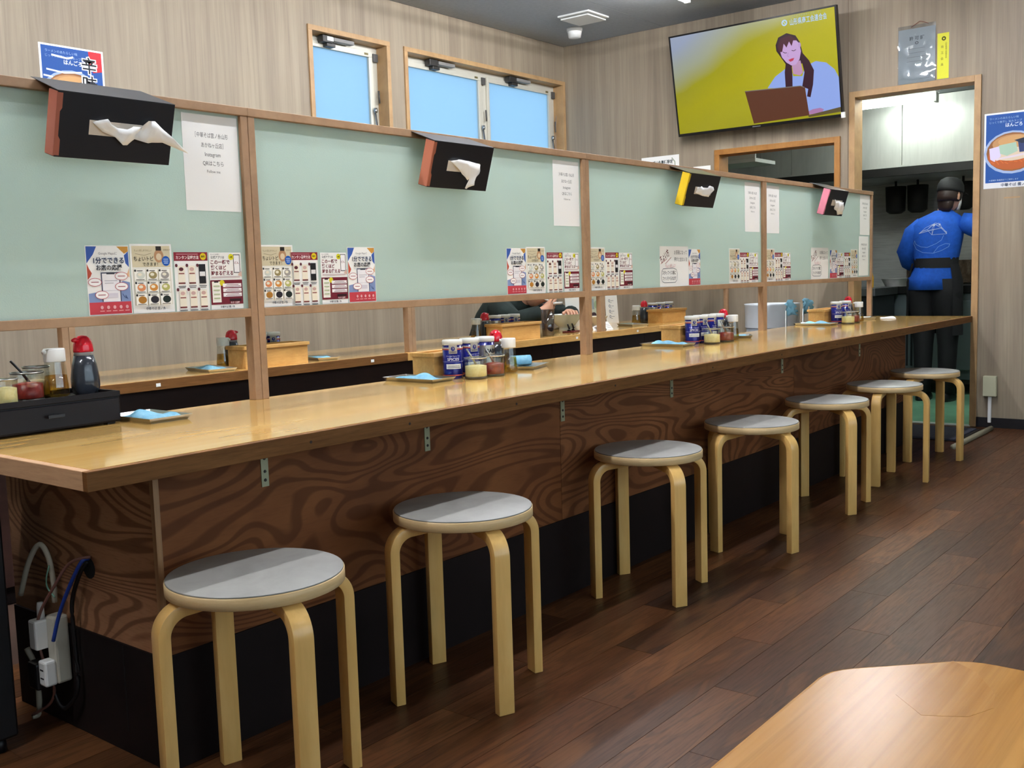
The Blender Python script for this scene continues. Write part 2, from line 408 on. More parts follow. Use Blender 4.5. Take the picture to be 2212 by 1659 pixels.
B().box(XE-.0012, .800, 0, XE, .8035, ZC).build('wall_seam', mat('seam_brown', '6d5b49', .6), we)
FW = (-2.2, 4.2, .55, 2.25)
b = B()
for x0, x1, z0, z1 in ((XB, FW[0], 0, ZC), (FW[1], XE+.12, 0, ZC), (FW[0], FW[1], 0, FW[2]), (FW[0], FW[1], FW[3], ZC)): b.box(x0, YR-.1, z0, x1, YR, z1)
struct(b.build('wall_right', M_wall))
fw = struct(bpy.data.objects.new('window_4', None)); COL.objects.link(fw); fw.location = (0, YR-.1, 0)  # unseen shopfront window, added to bring low daylight onto the stool fronts
for k in range(5):
    xx = FW[0]+(FW[1]-FW[0])*k/4; B().box(xx-.03, .03, FW[2], xx+.03, .09, FW[3]).build('mullion', M_alu, fw)
    if k < 4: B().box(xx+.03, .055, FW[2]+.04, xx+(FW[1]-FW[0])/4-.03, .06, FW[3]-.04).build('pane', M_glass, fw)
B().box(FW[0], .03, FW[2], FW[1], .09, FW[2]+.04).build('sill_frame', M_alu, fw); B().box(FW[0], .03, FW[3]-.04, FW[1], .09, FW[3]).build('head_frame', M_alu, fw)
struct(B().box(XB-6, YR-14, -.25, XE+6, YR-.1, -.1).build('floor_outside', mat('asphalt', '5a5b5d', .9)))  # unseen ground, added to keep sky light from entering from below
struct(B().box(XB-.1, YR, 0, XB, YW+.15, ZC).build('wall_back', M_wall))
M_base = mat('black_baseboard', '17161a', .5)
struct(B().box(XE-.008, YR, 0, XE, D0-.034, .062).build('baseboard_end', M_base))
struct(B().box(XB, YW-.008, 0, XE, YW, .062).build('baseboard_left', M_base))
# doorway casing
dr = struct(bpy.data.objects.new('door_1', None)); COL.objects.link(dr); dr.location = (XE, 0, 0)
cw = .033
B().box(-.014, D0-cw, 0, .13, D0+.006, DZ+cw).build('casing_side', M_casing, dr, .002)
B().box(-.014, D1-.006, 0, .13, D1+cw, DZ+cw).build('casing_side', M_casing, dr, .002)
B().box(-.013, D0+.006, DZ-.006, .13, D1-.006, DZ+cw).build('casing_head', M_casing, dr, .002)
# serving hatch casing
ht = struct(bpy.data.objects.new('window_3', None)); COL.objects.link(ht); ht.location = (XE, 0, 0)
M_hatch = grain('hatch_wood', [(.2, '8f5f28'), (.5, 'a06d33'), (.8, 'ad7b40')], (9, 9, 9), (60, 60, 8), .45, fine=.2, finecol='6d4318')
for nm, y0, y1, z0, z1 in [('casing_head', P0-.034, P1+.034, PZ1-.005, PZ1+.034), ('casing_sill', P0-.034, P1+.034, PZ0-.034, PZ0+.005), ('casing_side', P0-.034, P0+.005, PZ0+.005, PZ1-.005), ('casing_side', P1-.005, P1+.034, PZ0+.005, PZ1-.005)]:
    B().box(-.016, y0, z0, .13, y1, z1).build(nm, [M_hatch], ht, .002)
# windows in the left wall
def window(n, x0, x1, z0, z1, lights, latch_label):
    wdw = struct(bpy.data.objects.new(f'window_{n}', None)); COL.objects.link(wdw); wdw.location = (0, YW, 0)
    c = .027
    for nm, a in (('casing_head', (x0-c, z1-.004, x1+c, z1+c)), ('casing_sill', (x0-c, z0-c, x1+c, z0+.004)), ('casing_side', (x0-c, z0+.004, x0+.004, z1-.004)), ('casing_side', (x1-.004, z0+.004, x1+c, z1-.004))):
        B().box(a[0], -.012, a[1], a[2], .145, a[3]).build(nm, M_casing, wdw, .0015)
    yf = .085; f = .042
    wl = (x1-x0)/lights
    fr = B(); fr.box(x0, yf, z1-f, x1, .14, z1); fr.box(x0, yf, z0, x1, .14, z0+f)
    for k in range(lights+1):
        xc = x0+wl*k; a = max(x0, xc-(.03 if 0 < k < lights else 0)); a2 = min(x1, xc+(.03 if 0 < k < lights else 0))
        if k == 0: a2 = x0+.03
        if k == lights: a = x1-.05
        fr.box(a, yf, z0+f, a2, .14, z1-f)
    fr.build('frame', M_alu, wdw, .002)
    for k in range(lights):
        a = x0+wl*k+.032; c2 = x0+wl*(k+1)-(.052 if k == lights-1 else .032)
        s = B(); sw = .036; y0, y1 = .07, .105; zz0, zz1 = z0+f*.6, z1-f*.9
        s.box(a, y0, zz1-sw, c2, y1, zz1); s.box(a, y0, zz0, c2, y1, zz0+sw); s.box(a, y0, zz0+sw, a+sw*.7, y1, zz1-sw); s.box(c2-sw, y0, zz0+sw, c2, y1, zz1-sw)
        so = s.build('sash', M_alu, wdw, .002)
        B().box(a+sw*.7, .086, zz0+sw, c2-sw, .09, zz1-sw).build('pane', M_winglass, so)
        lt = B(); xm = (a+c2)/2-.1
        lt.box(xm-.09, .02, z1-.05, xm-.01, .07, z1-.008); lt.box(xm-.05, .03, z1-.07, xm+.02, .07, z1-.045); 
        lo = lt.build('latch', M_alu_d, wdw, .003)
        B().box(xm+.0, .02, z1-.035, xm+.17, .065, z1-.012).build('latch_cover', mat('latch_grey', '7d7b78', .5), lo, .003)
        if n == 1:
            B().box(xm-.055, .0185, z1-.038, xm-.005, .02, z1-.014).build('latch_label', M_white, lo)
        st = B(); st.tube([(c2-.01, .06, z1-.42), (c2+.005, .045, z1-.6), (c2+.015, .04, zz0+.02)], .0075, 6)
        st.lathe([(.011, 0), (.014, .012), (.011, .03)], 8, 0, (c2-.01, .055, z1-.425))
        st.build('stay_arm', mat('chrome', 'a8adb2', .2, .9), wdw)
        st = B(); st.tube([(c2+.03, .06, z1-.28), (c2+.034, .06, z1-.36)], .006, 6); st.box(c2-.005, .06, z1-.1, c2+.035, .075, z1-.05)
        st.build('hinge', mat('hinge_grey', '4a4846', .5), wdw)
        B().box(c2-.075, .0695, zz1-.026, c2-.04, .07, zz1-.012).build('maker_plate', mat('maker_plate', '6d6440', .4, .4), so)
    return wdw
window(1, *W1, 1, None); window(2, *W2, 2, None)
cord = B(); cord.tube(smooth_curve([(W2[1]-.02, YW+.05, 2.30), (W2[1]-.035, YW+.05, 2.1), (W2[1]-.02, YW+.05, 1.88)], 5), .0025, 5)
tag(cord.build('blind_cord', mat('cord_grey', '8d8680', .6)), 'thin pale pull cord hanging in the right reveal of the double window', 'cord')

# ------------------------------------------------------------------ ceiling fittings
def lamp(x0, x1, y, label, group='ceiling strip lights', z=ZC, m=None):
    t = thing('strip_light', label, 'light', ((x0+x1)/2, y, z), 0, group)
    L = (x1-x0)/2
    B().box(-L, -.06, -.045, L, .06, 0).build('housing', M_lamp, t, .006)
    for s in (-1, 1): B().box(s*L-.02*(s > 0), -.02, -.09, s*L+.02*(s < 0), .02, -.045).build('lamp_holder', M_lamp, t, .004)
    T = Matrix.Rotation(R(90), 4, 'Y')
    B().lathe([(.015, -(L-.022)), (.015, L-.022)], 10, 0, (0, 0, 0), True, Matrix.Translation((0, 0, -.075)) @ T).build('tube', m or M_tube, t)
    return t
lamp(3.75, 4.98, .12, 'bare tube strip light above the stools, before the kitchen doorway', m=M_tube_bright)
lamp(.9, 2.13, .12, 'bare tube strip light above the first three stools', m=M_tube_bright)
lamp(-1.9, -.67, .12, 'bare tube strip light behind the counter end, in line with the stools', m=M_tube_bright)
lamp(3.88, 5.11, 1.56, 'bare tube strip light above the diner, by the television')
lamp(2.2, 3.43, 1.0, 'bare tube strip light between the two counters', m=M_tube_bright)
lamp(-.2, 1.03, 1.0, 'bare tube strip light over the aisle behind the black caddy', m=M_tube_bright)
lamp(.4, 1.63, -2.7, 'added fill strip light over the far side of the honey wood table', m=M_tube_dim)  # unseen lamp, added as frontal fill for stool legs and front panels
lamp(-3.1, -1.87, -1.2, 'added fill strip light at the back wall behind the table', m=M_tube_dim)  # unseen lamp, added to throw low light on the counter's end panel
lamp(3.2, 4.43, -2.7, 'added fill strip light over the open floor beside the doorway wall', m=M_tube_dim)  # unseen lamp, added as frontal fill towards the doorway end
t = thing('ceiling_vent', 'square white ceiling vent grille with a raised centre plate', 'vent', (5.19, 2.43, ZC), 0)
B().box(-.13, -.13, -.012, .13, .13, 0).build('frame', M_lamp, t, .003); B().box(-.115, -.115, -.03, .115, .115, -.02).build('centre_plate', M_lamp, t, .003)
B().box(-.07, -.07, -.02, .07, .07, -.012).build('neck', mat('vent_dark', '2a2a2c', .7), t)
t = thing('smoke_detector', 'round white smoke detector on the ceiling near the window corner', 'detector', (5.44, 2.68, ZC), 0)
B().lathe([(.055, -.025), (.058, -.012), (.058, 0)], 24).build('base', M_lamp, t); B().lathe([(.02, -.072), (.045, -.066), (.052, -.03), (.05, -.025)], 24).build('sensor_dome', M_lamp, t)

# ------------------------------------------------------------------ kitchen behind the end wall
KX0, KX1, KY0, KY1, KZ = XE+.12, 8.25, -1.0, 3.0, 2.33
kfl = struct(B().box(XE, KY0, -.1, KX1, KY1, 0).build('floor_kitchen', grain('green_floor', [(.3, '5f9374'), (.6, '74a888'), (.85, '8cbc9a')], (5, 5, 5), (40, 40, 40), .3, fine=.25, finecol='4b7c60')))
B().box(XE-.02, D0, -.002, XE+.03, D1, .006).build('threshold_strip', mat('threshold', 'c4cbc2', .4), kfl)
struct(B().box(KX0, KY0, KZ, KX1, KY1, KZ+.08).build('ceiling_kitchen', mat('kitchen_ceiling_grey', '5d6264', .6)))
struct(B().box(KX1, KY0, 0, KX1+.1, KY1, KZ).build('wall_kitchen_far', M_steel_d))
struct(B().box(KX0, KY1, 0, KX1, KY1+.1, KZ).build('wall_kitchen_left', mat('kitchen_white', 'bcbcb4', .5)))
struct(B().box(KX0, KY0-.1, 0, KX1, KY0, KZ).build('wall_kitchen_right', MC['kitchen_white']))
t = thing('range_hood', 'wide stainless range hood with black lower rim above the stoves', 'hood', (7.4, 0, 0))
B().box(.03, .1, 1.735, .8, 2.6, KZ).build('body', M_steel_d, t)
for y0, y1 in ((.1, .935), (.939, 1.85), (1.854, 2.6)): B().box(0, y0, 1.80, .03, y1, KZ-.003).build('face_panel', M_hood, t, .002)
B().box(-.012, .1, 1.735, .04, 2.6, 1.80).build('lower_rim', mat('hood_rim_black', '151413', .5), t)
B().box(-.012, .1, 1.80, 0, 2.6, 1.815).build('bright_lip', M_hood, t)
t = thing('kitchen_strip_light', 'lit fluorescent strip light inside the kitchen doorway, below its ceiling', 'light', (7.02, .86, KZ))
B().box(-.05, -.3, -.05, .05, .3, 0).build('housing', M_lamp, t, .006)
for s in (-1, 1): B().box(-.03, s*.3-.02*(s > 0), -.12, .03, s*.3+.02*(s < 0), -.05).build('lamp_holder', mat('holder_grey', 'a9aca6', .5), t, .004)
for dx in (-.028, .028): B().lathe([(.018, -.28), (.018, .28)], 10, 0, (0, 0, 0), True, Matrix.Translation((dx, 0, -.085)) @ Matrix.Rotation(R(90), 4, 'X')).build('tube', M_ktube, t)
kl = dup(t, (6.27, .42, KZ), None, 'added fluorescent fill light in the kitchen just behind the doorway head')  # out-of-sight copy, added to light the far wall and the worker's back
dup(t, (6.5, -.45, KZ), None, 'added fluorescent fill light in the kitchen beyond the right door casing')  # out-of-sight copy, added to brighten the dark side of the kitchen
M_cab = mat('grey_blue_steel', '79868a', .4, .5); M_cabd = mat('dark_steel', '34393c', .4, .5)
t = thing('kitchen_stove', 'grey steel stove unit with slatted vent standing behind the kitchen worker', 'stove', (7.5, 0, 0))
B().box(0, -.55, .12, .7, 1.12, .80).build('body', M_cab, t, .004); B().box(-.02, -.56, .80, .72, 1.13, .86).build('hob_top', mat('hob_dark', '1f2020', .45, .4), t, .003)
for s in (-.5, .3, 1.06): B().box(.04, s, 0, .09, s+.05, .12).build('leg', M_cabd, t)
B().box(-.018, .28, .2, 0, .74, .74).build('door', M_cab, t, .003)
for q in range(7): B().box(-.008, .80+q*.035, .22, 0, .815+q*.035, .5).build('vent_slat', M_cabd, t)
tag(B().box(8.16, -.55, .87, 8.2, 1.13, 1.06).build('splash_plate', grain('sooty_steel', [(.3, '2a211a'), (.5, '5c4a3a'), (.75, '8a7d6c')], (9, 9, 9), (60, 60, 60), .4, fine=.4, finecol='1d1611')), 'sooty brown steel splash plate standing behind the stove', 'splash plate')
t = thing('prep_counter', 'dark steel prep counter seen through the kitchen doorway by the casing', 'counter', (6.95, 0, 0))
B().box(0, 1.0, .1, .5, 2.2, .80).build('body', M_cabd, t, .004); B().box(-.02, .98, .80, .52, 2.22, .86).build('worktop', mat('steel_top_dull', '6d7274', .35, .7), t, .003)
for s in (1.02, 2.1): B().box(.05, s, 0, .1, s+.05, .1).build('leg', M_cabd, t)
c = on(1884, 606, 0, 7.1)
t = thing('squeeze_bottle', 'yellow squeeze bottle with pointed nozzle on the kitchen prep counter', 'bottle', (7.1, 1.075, .86))
B().lathe([(.024, 0), (.026, .01), (.026, .085), (.02, .1)], 16).build('body', mat('mustard_yellow', 'e0a81c', .4), t); B().lathe([(.021, .098), (.02, .112), (.007, .12), (.003, .145)], 12).build('nozzle', mat('nozzle_yellow', 'e8b62c', .4), t)
t = thing('pan', 'white shallow pan with a handle on the kitchen stove behind the worker', 'pan', (7.6, 1.02, .86))
B().lathe([(.1, 0), (.13, .06), (.14, .065), (.125, .06), (.095, .008)], 24, cap=False).build('bowl', M_white, t); B().tube([(-.02, -.12, .055), (-.04, -.26, .12)], .012, 8).build('handle', M_white, t)
t = thing('stock_pot', 'tall stainless stock pot on the stove beside the worker', 'pot', (7.72, .02, .86))
B().lathe([(.15, 0), (.15, .3), (.156, .305), (.148, .3), (.145, .01)], 28, cap=False).build('body', M_steel, t); B().lathe([(.15, .3), (.12, .32), (.02, .33)], 28).build('lid', M_steel, t)
for s in (-1, 1): B().tube([(-.1, s*.15, .24), (-.03, s*.19, .24), (.03, s*.19, .24), (.1, s*.15, .24)], .007, 6).build('handle', M_steel, t)
t = thing('white_tub', 'white plastic tub on the stove front beside the stock pot', 'tub', (7.62, .3, .86))
B().lathe([(.07, 0), (.09, .075), (.098, .078), (.086, .075), (.066, .006)], 20, cap=False).build('bowl', M_white, t)
t = thing('noodle_strainer', 'dark cylindrical noodle strainer hanging below the hood', 'strainer', (7.95, 1.16, 1.47), 0, 'noodle strainers below the hood')
M_mesh = mat('dark_wire', '1c1c1b', .6)
B().lathe([(.05, 0), (.075, .02), (.08, .22), (.084, .22), (.078, .018), (.05, -.004)], 14, cap=False).build('basket', M_mesh, t)
B().tube([(0, 0, .2), (0, .0, .2652)], .01, 6).build('handle', M_mesh, t)
t['label'] = 'dark noodle strainer under the hood, nearest the left door casing'; dup(t, (7.95, .98, 1.47), None, 'dark noodle strainer under the hood, second from the left door casing'); dup(t, (7.95, .62, 1.47), None, "dark noodle strainer hanging behind the worker's cap")
t = thing('steel_pot', 'round steel drum standing on the green kitchen floor inside the doorway', 'pot', (7.05, .02, 0))
B().lathe([(.16, 0), (.165, .02), (.165, .5), (.172, .51), (.16, .5), (.155, .03)], 28, cap=False).build('body', mat('drum_steel', '6d7a74', .35, .7), t); B().lathe([(.168, .5), (.15, .53), (.03, .54)], 28).build('lid', MC['drum_steel'], t)
# hatch side of the kitchen
t = thing('hatch_shelf', 'white shelf end high behind the serving hatch', 'shelf', (6.55, 2.02, 1.86))
B().box(-.02, -.25, 0, .35, .5, .03).build('board', M_white, t, .003); B().box(-.02, -.25, .03, 0, .5, .12).build('lip', M_white, t, .003)
for s in (-.2, .45): B().tube([(.2, s, .03), (.2, s, KZ-1.86)], .008, 6).build('hanger_rod', M_steel, t)
t = thing('paper_roll_stand', 'grey utensil holder with a white handle standing inside the serving hatch', 'holder', (6.2, 1.83, 1.52))
B().lathe([(.05, 0), (.05, .1)], 16).build('cup', M_cabd, t); B().tube([(0, 0, .05), (.0, -.01, .22)], .012, 8).build('utensil', M_white, t)
B().box(-.13, -.16, -.02, .12, .12, 0).build('tray', M_boxwood, t, .003)
B().box(-.05, -.1, -1.52, .05, .1, -.02).build('support', M_cabd, t)

# ================================================================== FRONT COUNTER
XF, YC = 5.862, .675
t = thing('dining_counter', 'long varnished plywood counter with dark skirting, stools along its side', 'counter', (0, 0, 0)); ct = t; OFF = Matrix.Translation((0, 0, HC))
B().box(.018, .016, HC-.036, XF, YC, HC).build('worktop', M_top, t)
B().box(0, 0, HC-.038, 2.355, .016, HC-.0006).build('front_edge', M_edge, t, .0015); B().box(2.356, 0, HC-.038, XF, .016, HC-.0006).build('front_edge', M_edge, t, .0015)
B().box(0, .016, HC-.038, .018, YC, HC-.0006).build('end_edge', M_edge_end, t, .0015)
nail = B().lathe([(.0035, 0), (.0035, .0008)], 8, 0, (0, 0, 0), False, Matrix.Rotation(R(90), 4, 'X')).mesh('nail_hole', mat('nail_dark', '2b1c12', .7))
for x in (.52, .83, 1.25, 1.75, 2.4, 3.0, 3.6, 4.2): o = obj('nail_hole', nail, t); o.location = (x, 0, HC-.021)
BX0, BX1, BY = .222, 5.04, .15
ZB = HC-.038; ZS = .25
for x0, x1, m in ((BX0+.012, 1.655, M_ply2), (1.657, 3.47, M_ply), (3.472, BX1, M_ply3)): B().box(x0, BY, ZS-.02, x1, BY+.012, ZB).build('front_panel', m, t)
B().box(BX0, BY+.012, ZS-.02, BX0+.012, .80, ZB).build('end_panel', M_plyE, t)
B().box(BX0-.001, BY-.001, ZS-.02, BX0+.012, BY+.0125, ZB).build('corner_strip', grain('ply_edge', [(.3, '8a6440'), (.7, 'a37b52')], (90, 90, 3), (200, 200, 6), .5), t)
B().box(BX1-.012, BY+.012, 0, BX1, .8, ZB).build('far_end_panel', M_ply3, t)
B().box(BX0+.02, .7, ZS-.02, BX1-.02, .71, ZB).build('back_panel', M_dwood, t)
B().box(BX0-.006, BY-.006, 0, BX1, BY+.003, ZS).build('skirting', M_skirt, t, .001); B().box(BX0-.006, BY+.003, 0, BX0+.003, .80, ZS).build('skirting', M_skirt, t, .001)
B().box(BX0-.0068, .3, .05, BX0-.006, .303, ZS-.004).build('skirting_joint', mat('joint_black', '080607', .8), t)
B().lathe([(.024, 0), (.024, .003)], 20, 0, (0, 0, 0), False, Matrix.Translation((BX0-.002, .43, .40)) @ Matrix.Rotation(R(90), 4, 'Y')).build('cable_hole', mat('hole_black', '050505', .9), t)
M_brk = mat('galvanised', '9a9c80', .4, .6)
for x in (.505, 1.045, 1.67, 2.36, 3.34, 4.3):
    br = B().box(x-.01, BY-.0025, ZB-.095, x+.01, BY, ZB).box(x-.01, BY-.095, ZB-.0025, x+.01, BY, ZB).build('bracket', M_brk, t)
    for zz in (.03, .06, .08): B().lathe([(.004, 0), (.003, .002)], 8, 0, (0, 0, 0), False, Matrix.Translation((x, BY-.0025, ZB-zz)) @ Matrix.Rotation(R(90), 4, 'X')).build('screw', M_alu_d, br)
# ------------------------------------------------------------------ REAR COUNTER
RX0, RX1, RY0, RY1 = -.3, 5.64, 1.52, 2.12
t = thing('dining_counter', 'rear counter with dark brown base where the diner eats', 'counter', (0, 0, 0))
B().box(RX0, RY0+.016, HC-.034, RX1, RY1, HC).build('worktop', M_top, t); B().box(RX0, RY0, HC-.036, 2.38, RY0+.016, HC-.0005).build('front_edge', M_edge, t, .001); B().box(2.382, RY0, HC-.036, RX1, RY0+.016, HC-.0005).build('front_edge', M_boxwood, t, .001)
for x in (1.11, 2.16, 3.72, 4.36): B().box(x-.009, RY0-.001, HC-.024, x+.009, RY0, HC-.012).build('sticker', M_paper, t)
for k in range(6): B().box(RX0+k*.98, RY0+.1, .06, min(RX1-.02, RX0+k*.98+.978), RY0+.115, HC-.036).build('front_panel', M_dwood, t)
B().box(RX0, RY0+.115, 0, RX1-.03, RY0+.16, .06).build('plinth', M_skirt, t); B().box(RX1-.04, RY0+.116, .06, RX1-.02, RY1-.1, HC-.036).build('end_panel', M_dwood, t)
B().box(RX0, RY1-.1, .06, RX1-.04, RY1-.085, HC-.036).build('diner_side_panel', M_dwood, t); B().box(RX0, RY1-.14, 0, RX1-.04, RY1-.1, .06).build('plinth', M_skirt, t)
# ------------------------------------------------------------------ GLASS SCREENS
def screen(x0, x1, y, label, group, ztop=1.516, zr=.96, zc=HC):
    t = thing('glass_screen', label, 'screen', ((x0+x1)/2, y, zc), 0, group)
    L = (x1-x0)/2; s = .0235; d = .016; zt = ztop-zc; zz = zr-zc
    for q in (-1, 1): B().box(q*L-(s if q > 0 else 0)+.0006*(q < 0), -d, 0, q*L+(s if q < 0 else 0)-.0006*(q > 0), d, zt-.0235).build('stud', M_frame, t, .0015)
    B().box(-L, -d-.002, zt-.0235, L, d+.002, zt).build('top_rail', M_frame, t, .0015)
    B().box(-L+s, -d, zz-.0235, L-s, d, zz).build('bottom_rail', M_frame, t, .0015)
    B().box(-L+s, -.004, zz, L-s, .002, zt-.0235).build('pane', M_frost, t)
    return t
YP = .655
G1 = 'frosted screens along the front counter'
screen(.03, .888, YP, 'frosted glass screen above the black caddy, tissue box with long trailing tissue', G1)
screen(.888, 2.55, YP, 'widest-looking frosted screen with the brown-ended tissue box and hanging tissue', G1)
screen(2.55, 4.237, YP, 'frosted screen with the yellow-ended tissue box on its rail', G1)
screen(4.237, 5.90, YP, 'frosted screen with the pink-ended tissue box beside the kitchen doorway', G1)
G2 = 'frosted screens along the rear counter'
for a, c, lb in ((-.3, .80, 'rear-counter frosted screen behind the black caddy'), (.80, 2.43, 'rear-counter frosted screen above the two towel trays'), (2.43, 4.01, 'rear-counter frosted screen above the water tumbler'), (4.01, 5.6, 'rear-counter frosted screen above the icon card')): screen(a, c, RY0+.03, lb, G2, 1.47, .945)
# ------------------------------------------------------------------ STOOLS
def make_stool():
    t = thing('stool', '', 'stool')
    B().lathe([(.168, .437), (.1735, .4395), (.1735, .4605), (.1715, .462)], 56).build('seat', M_birch_edge, t)
    B().lathe([(.1712, .462), (.1712, .4645), (.1695, .465)], 56).build('seat_top', M_lino, t)
    Ro, th, Rb = .2045, .0245, .062
    out = [(Ro, 0), (Ro, .436-Rb)]+[(Ro-Rb+Rb*math.cos(a), .436-Rb+Rb*math.sin(a)) for a in [R(90)*k/12 for k in range(1, 13)]]+[(.055, .436)]
    inn = [(.055, .436-.018)]+[(Ro-Rb+(Rb-th)*math.cos(a), .436-Rb+(Rb-th)*math.sin(a)) for a in [R(90)*k/12 for k in range(12, 0, -1)]]+[(Ro-th, .436-Rb), (Ro-th, 0)]
    T = Matrix.Rotation(R(90), 4, 'X')
    leg = B().prism(out+inn, -.0205, .0205, 0, T).mesh('leg', M_birch, .0022, 2, .6)
    for k in range(4): o = obj('leg', leg, t); o.rotation_euler = (0, 0, R(90)*k)
    return t
st0 = make_stool()
G = 'birch stools along the front counter'
SL = ['round grey-topped birch stool nearest the power strip at the counter end', 'grey-topped birch stool second from the power strip, with a worn chipped seat rim', 'grey-topped birch stool third from the power strip',
      'grey-topped birch stool fourth from the power strip, in the middle of the row', 'grey-topped birch stool third from the kitchen doorway', 'grey-topped birch stool second from the kitchen doorway', 'grey-topped birch stool nearest the kitchen doorway and its mat']
for k, (x, y, a) in enumerate([(.278, -.103, -14), (.928, -.076, -23), (1.868, -.043, -31), (2.573, -.067, -16), (3.313, -.065, -38), (3.983, -.086, 8), (4.669, -.069, -8)]):
    o = st0 if k == 0 else dup(st0, (x, y, 0))
    o.location = (x, y, 0); o.rotation_euler = (0, 0, R(a)); tag(o, SL[k], 'stool', G)
# ------------------------------------------------------------------ FOREGROUND TABLE
t = thing('table', 'honey-coloured wooden table with clipped rounded corner in the foreground', 'table', (0, 0, 0))
def rounded(poly, r=.012, n=4):
    out = []; K = len(poly)
    for i in range(K):
        p = Vector(poly[i]+(0,)); a = Vector(poly[i-1]+(0,))-p; c = Vector(poly[(i+1) % K]+(0,))-p
        a.normalize(); c.normalize(); A = p+a*r; Cc = p+c*r
        for k in range(n+1):
            s = k/n; q = A*(1-s)**2+p*2*s*(1-s)+Cc*s*s; out.append((q.x, q.y))
    return out
TP = [(-1.75, -1.427), (-1.75, -2.5), (-.066, -2.5), (-.066, -1.515), (-.152, -1.427)]
B().prism(rounded(TP[::-1], .022), .668, .70).build('tabletop', M_table, t, .005, 3)
ip = [on(x, y, 2, .7) for x, y in ((1990, 1440), (2060, 1428), (2110, 1452), (2150, 1500), (2146, 1530), (2090, 1549), (1990, 1545), (1935, 1500))]
B().prism([(p.x, p.y) for p in ip][::-1], .6995, .70012).build('corner_inlay', M_inlay, t)
for x, y in ((-.25, -1.62), (-1.6, -1.62), (-.25, -2.35), (-1.6, -2.35)): B().box(x-.03, y-.03, 0, x+.03, y+.03, .668).build('leg', M_table, t, .004)
B().box(-1.6, -1.63, .6, -.25, -1.61, .668).build('apron', M_table, t); B().box(-1.6, -2.36, .6, -.25, -2.34, .668).build('apron', M_table, t)
# ------------------------------------------------------------------ BLACK CABINET, POWER STRIP, CABLES
t = thing('cabinet', 'black cabinet with a grey front strip standing against the counter end', 'cabinet', (0, 0, 0))
B().box(-.62, .535, .03, .085, 1.1, .60).build('body', mat('cabinet_black', '0b0b0e', .45), t, .006)
B().box(-.5, .531, .08, .022, .535, .30).build('front_strip', mat('grey_panel', '8b8b88', .5), t, .001)
for x, y in ((-.58, .56), (.05, .56), (-.58, 1.06), (.05, 1.06)): B().lathe([(.016, 0), (.014, .03)], 10, 0, (x, y, 0)).build('foot', M_black, t)
B().box(.0, .532, .035, .012, .5345, .05).build('indicator', mat('indicator', 'd9d59a', .5), t)
def cable(pts, r, m, label, name='cable'):
    P = [on(x, y, 0, BX0-d) for x, y, d in pts]
    b = B(); b.tube(smooth_curve(P, 6), r, 7); return tag(b.build(name, m), label, 'cable', None)
cable([(45, 1285, .05), (62, 1215, .04), (85, 1176, .03), (105, 1205, .022), (116, 1262, .02), (118, 1300, .018)], .0065, mat('cream_cable', 'b5ac98', .5), 'cream cable looping over into the top of the white power strip')
cable([(192, 1206, .002), (176, 1214, .02), (155, 1255, .03), (130, 1320, .038), (115, 1385, .05)], .0045, mat('blue_cable', '1c3a8c', .4), 'blue cable dropping from the panel hole to the power strip')
cable([(196, 1203, .002), (172, 1207, .022), (145, 1222, .03), (118, 1265, .045), (88, 1320, .055), (80, 1370, .055), (98, 1440, .05), (117, 1485, .04), (108, 1520, .04), (70, 1545, .06)], .0035, mat('brown_cable', '7a5248', .5), 'thin brown cable trailing from the panel hole down to the floor')
cable([(190, 1212, .0), (172, 1240, .015), (156, 1300, .02), (160, 1370, .02), (168, 1450, .02), (165, 1500, .025), (140, 1530, .03), (120, 1500, .035), (112, 1440, .04)], .005, mat('black_cable', '101012', .4), 'black cable hanging from the panel hole beside the power strip')
cable([(58, 1400, .06), (76, 1440, .05), (84, 1500, .045), (84, 1540, .045), (70, 1548, .06)], .007, MC['cream_cable'], 'thick cream cable hanging behind the black cabinet')
cable([(106, 1222, .03), (100, 1250, .03), (103, 1270, .03), (118, 1290, .028)], .002, mat('green_wire', '7fae98', .5), 'short green earth wire beside the cream cable', 'wire')
pa = on(118, 1300, 0, BX0-.02); 
t = thing('power_strip', 'white hanging power strip with a plug adapter on the counter end panel', 'power strip', (BX0-.026, pa.y, pa.z-.165))
B().box(-.018, -.036, -.02, .018, .004, .14).build('body', mat('strip_white', 'b9b5a6', .45), t, .006)
B().box(-.045, .0, .06, -.005, .034, .13).build('plug', M_white, t, .005)
ad = B().box(-.045, -.034, -.02, -.017, .0, .04).build('adapter', M_white, t, .005)
for q in (-.002, .018): B().box(-.0458, -.024, q, -.045, -.010, q+.003).build('slot', M_black, ad)
B().box(-.05, .0, -.035, -.012, .045, .03).build('plug', M_black, t, .006)
B().lathe([(.009, 0), (.008, .03), (.0065, .04)], 10, 0, (-.02, .018, .128)).build('strain_relief', M_white, t)
# ------------------------------------------------------------------ END WALL FITTINGS
o1 = on(2126, 811, 0, XE); o2 = on(2154, 856, 0, XE)
t = thing('outlet_box', 'cream surface outlet box low on the end wall right of the doorway', 'outlet', (XE, (o1.y+o2.y)/2, o2.z))
h = o1.z-o2.z; w = (o1.y-o2.y)/2
B().box(-.035, -w, 0, 0, w, h).build('box', mat('outlet_cream', 'c3c2a4', .45), t, .004)
B().box(-.018, -.008, -o2.z+.03, 0, .012, 0).build('conduit', M_white, t, .004)
cq = [on(x, y, 2, .012) for x, y in ((2141, 925), (2110, 940), (2075, 958), (2058, 966))]
b = B(); b.tube(cq, .016, 8); tag(b.build('floor_cable_cover', mat('cover_grey', '8f8a74', .5)), 'grey cable cover running over the floor from the outlet box past the mat', 'cable cover')
mq = [on(x, y, 2, .0) for x, y in ((1955, 921), (2104, 924), (2058, 958), (1930, 958))]
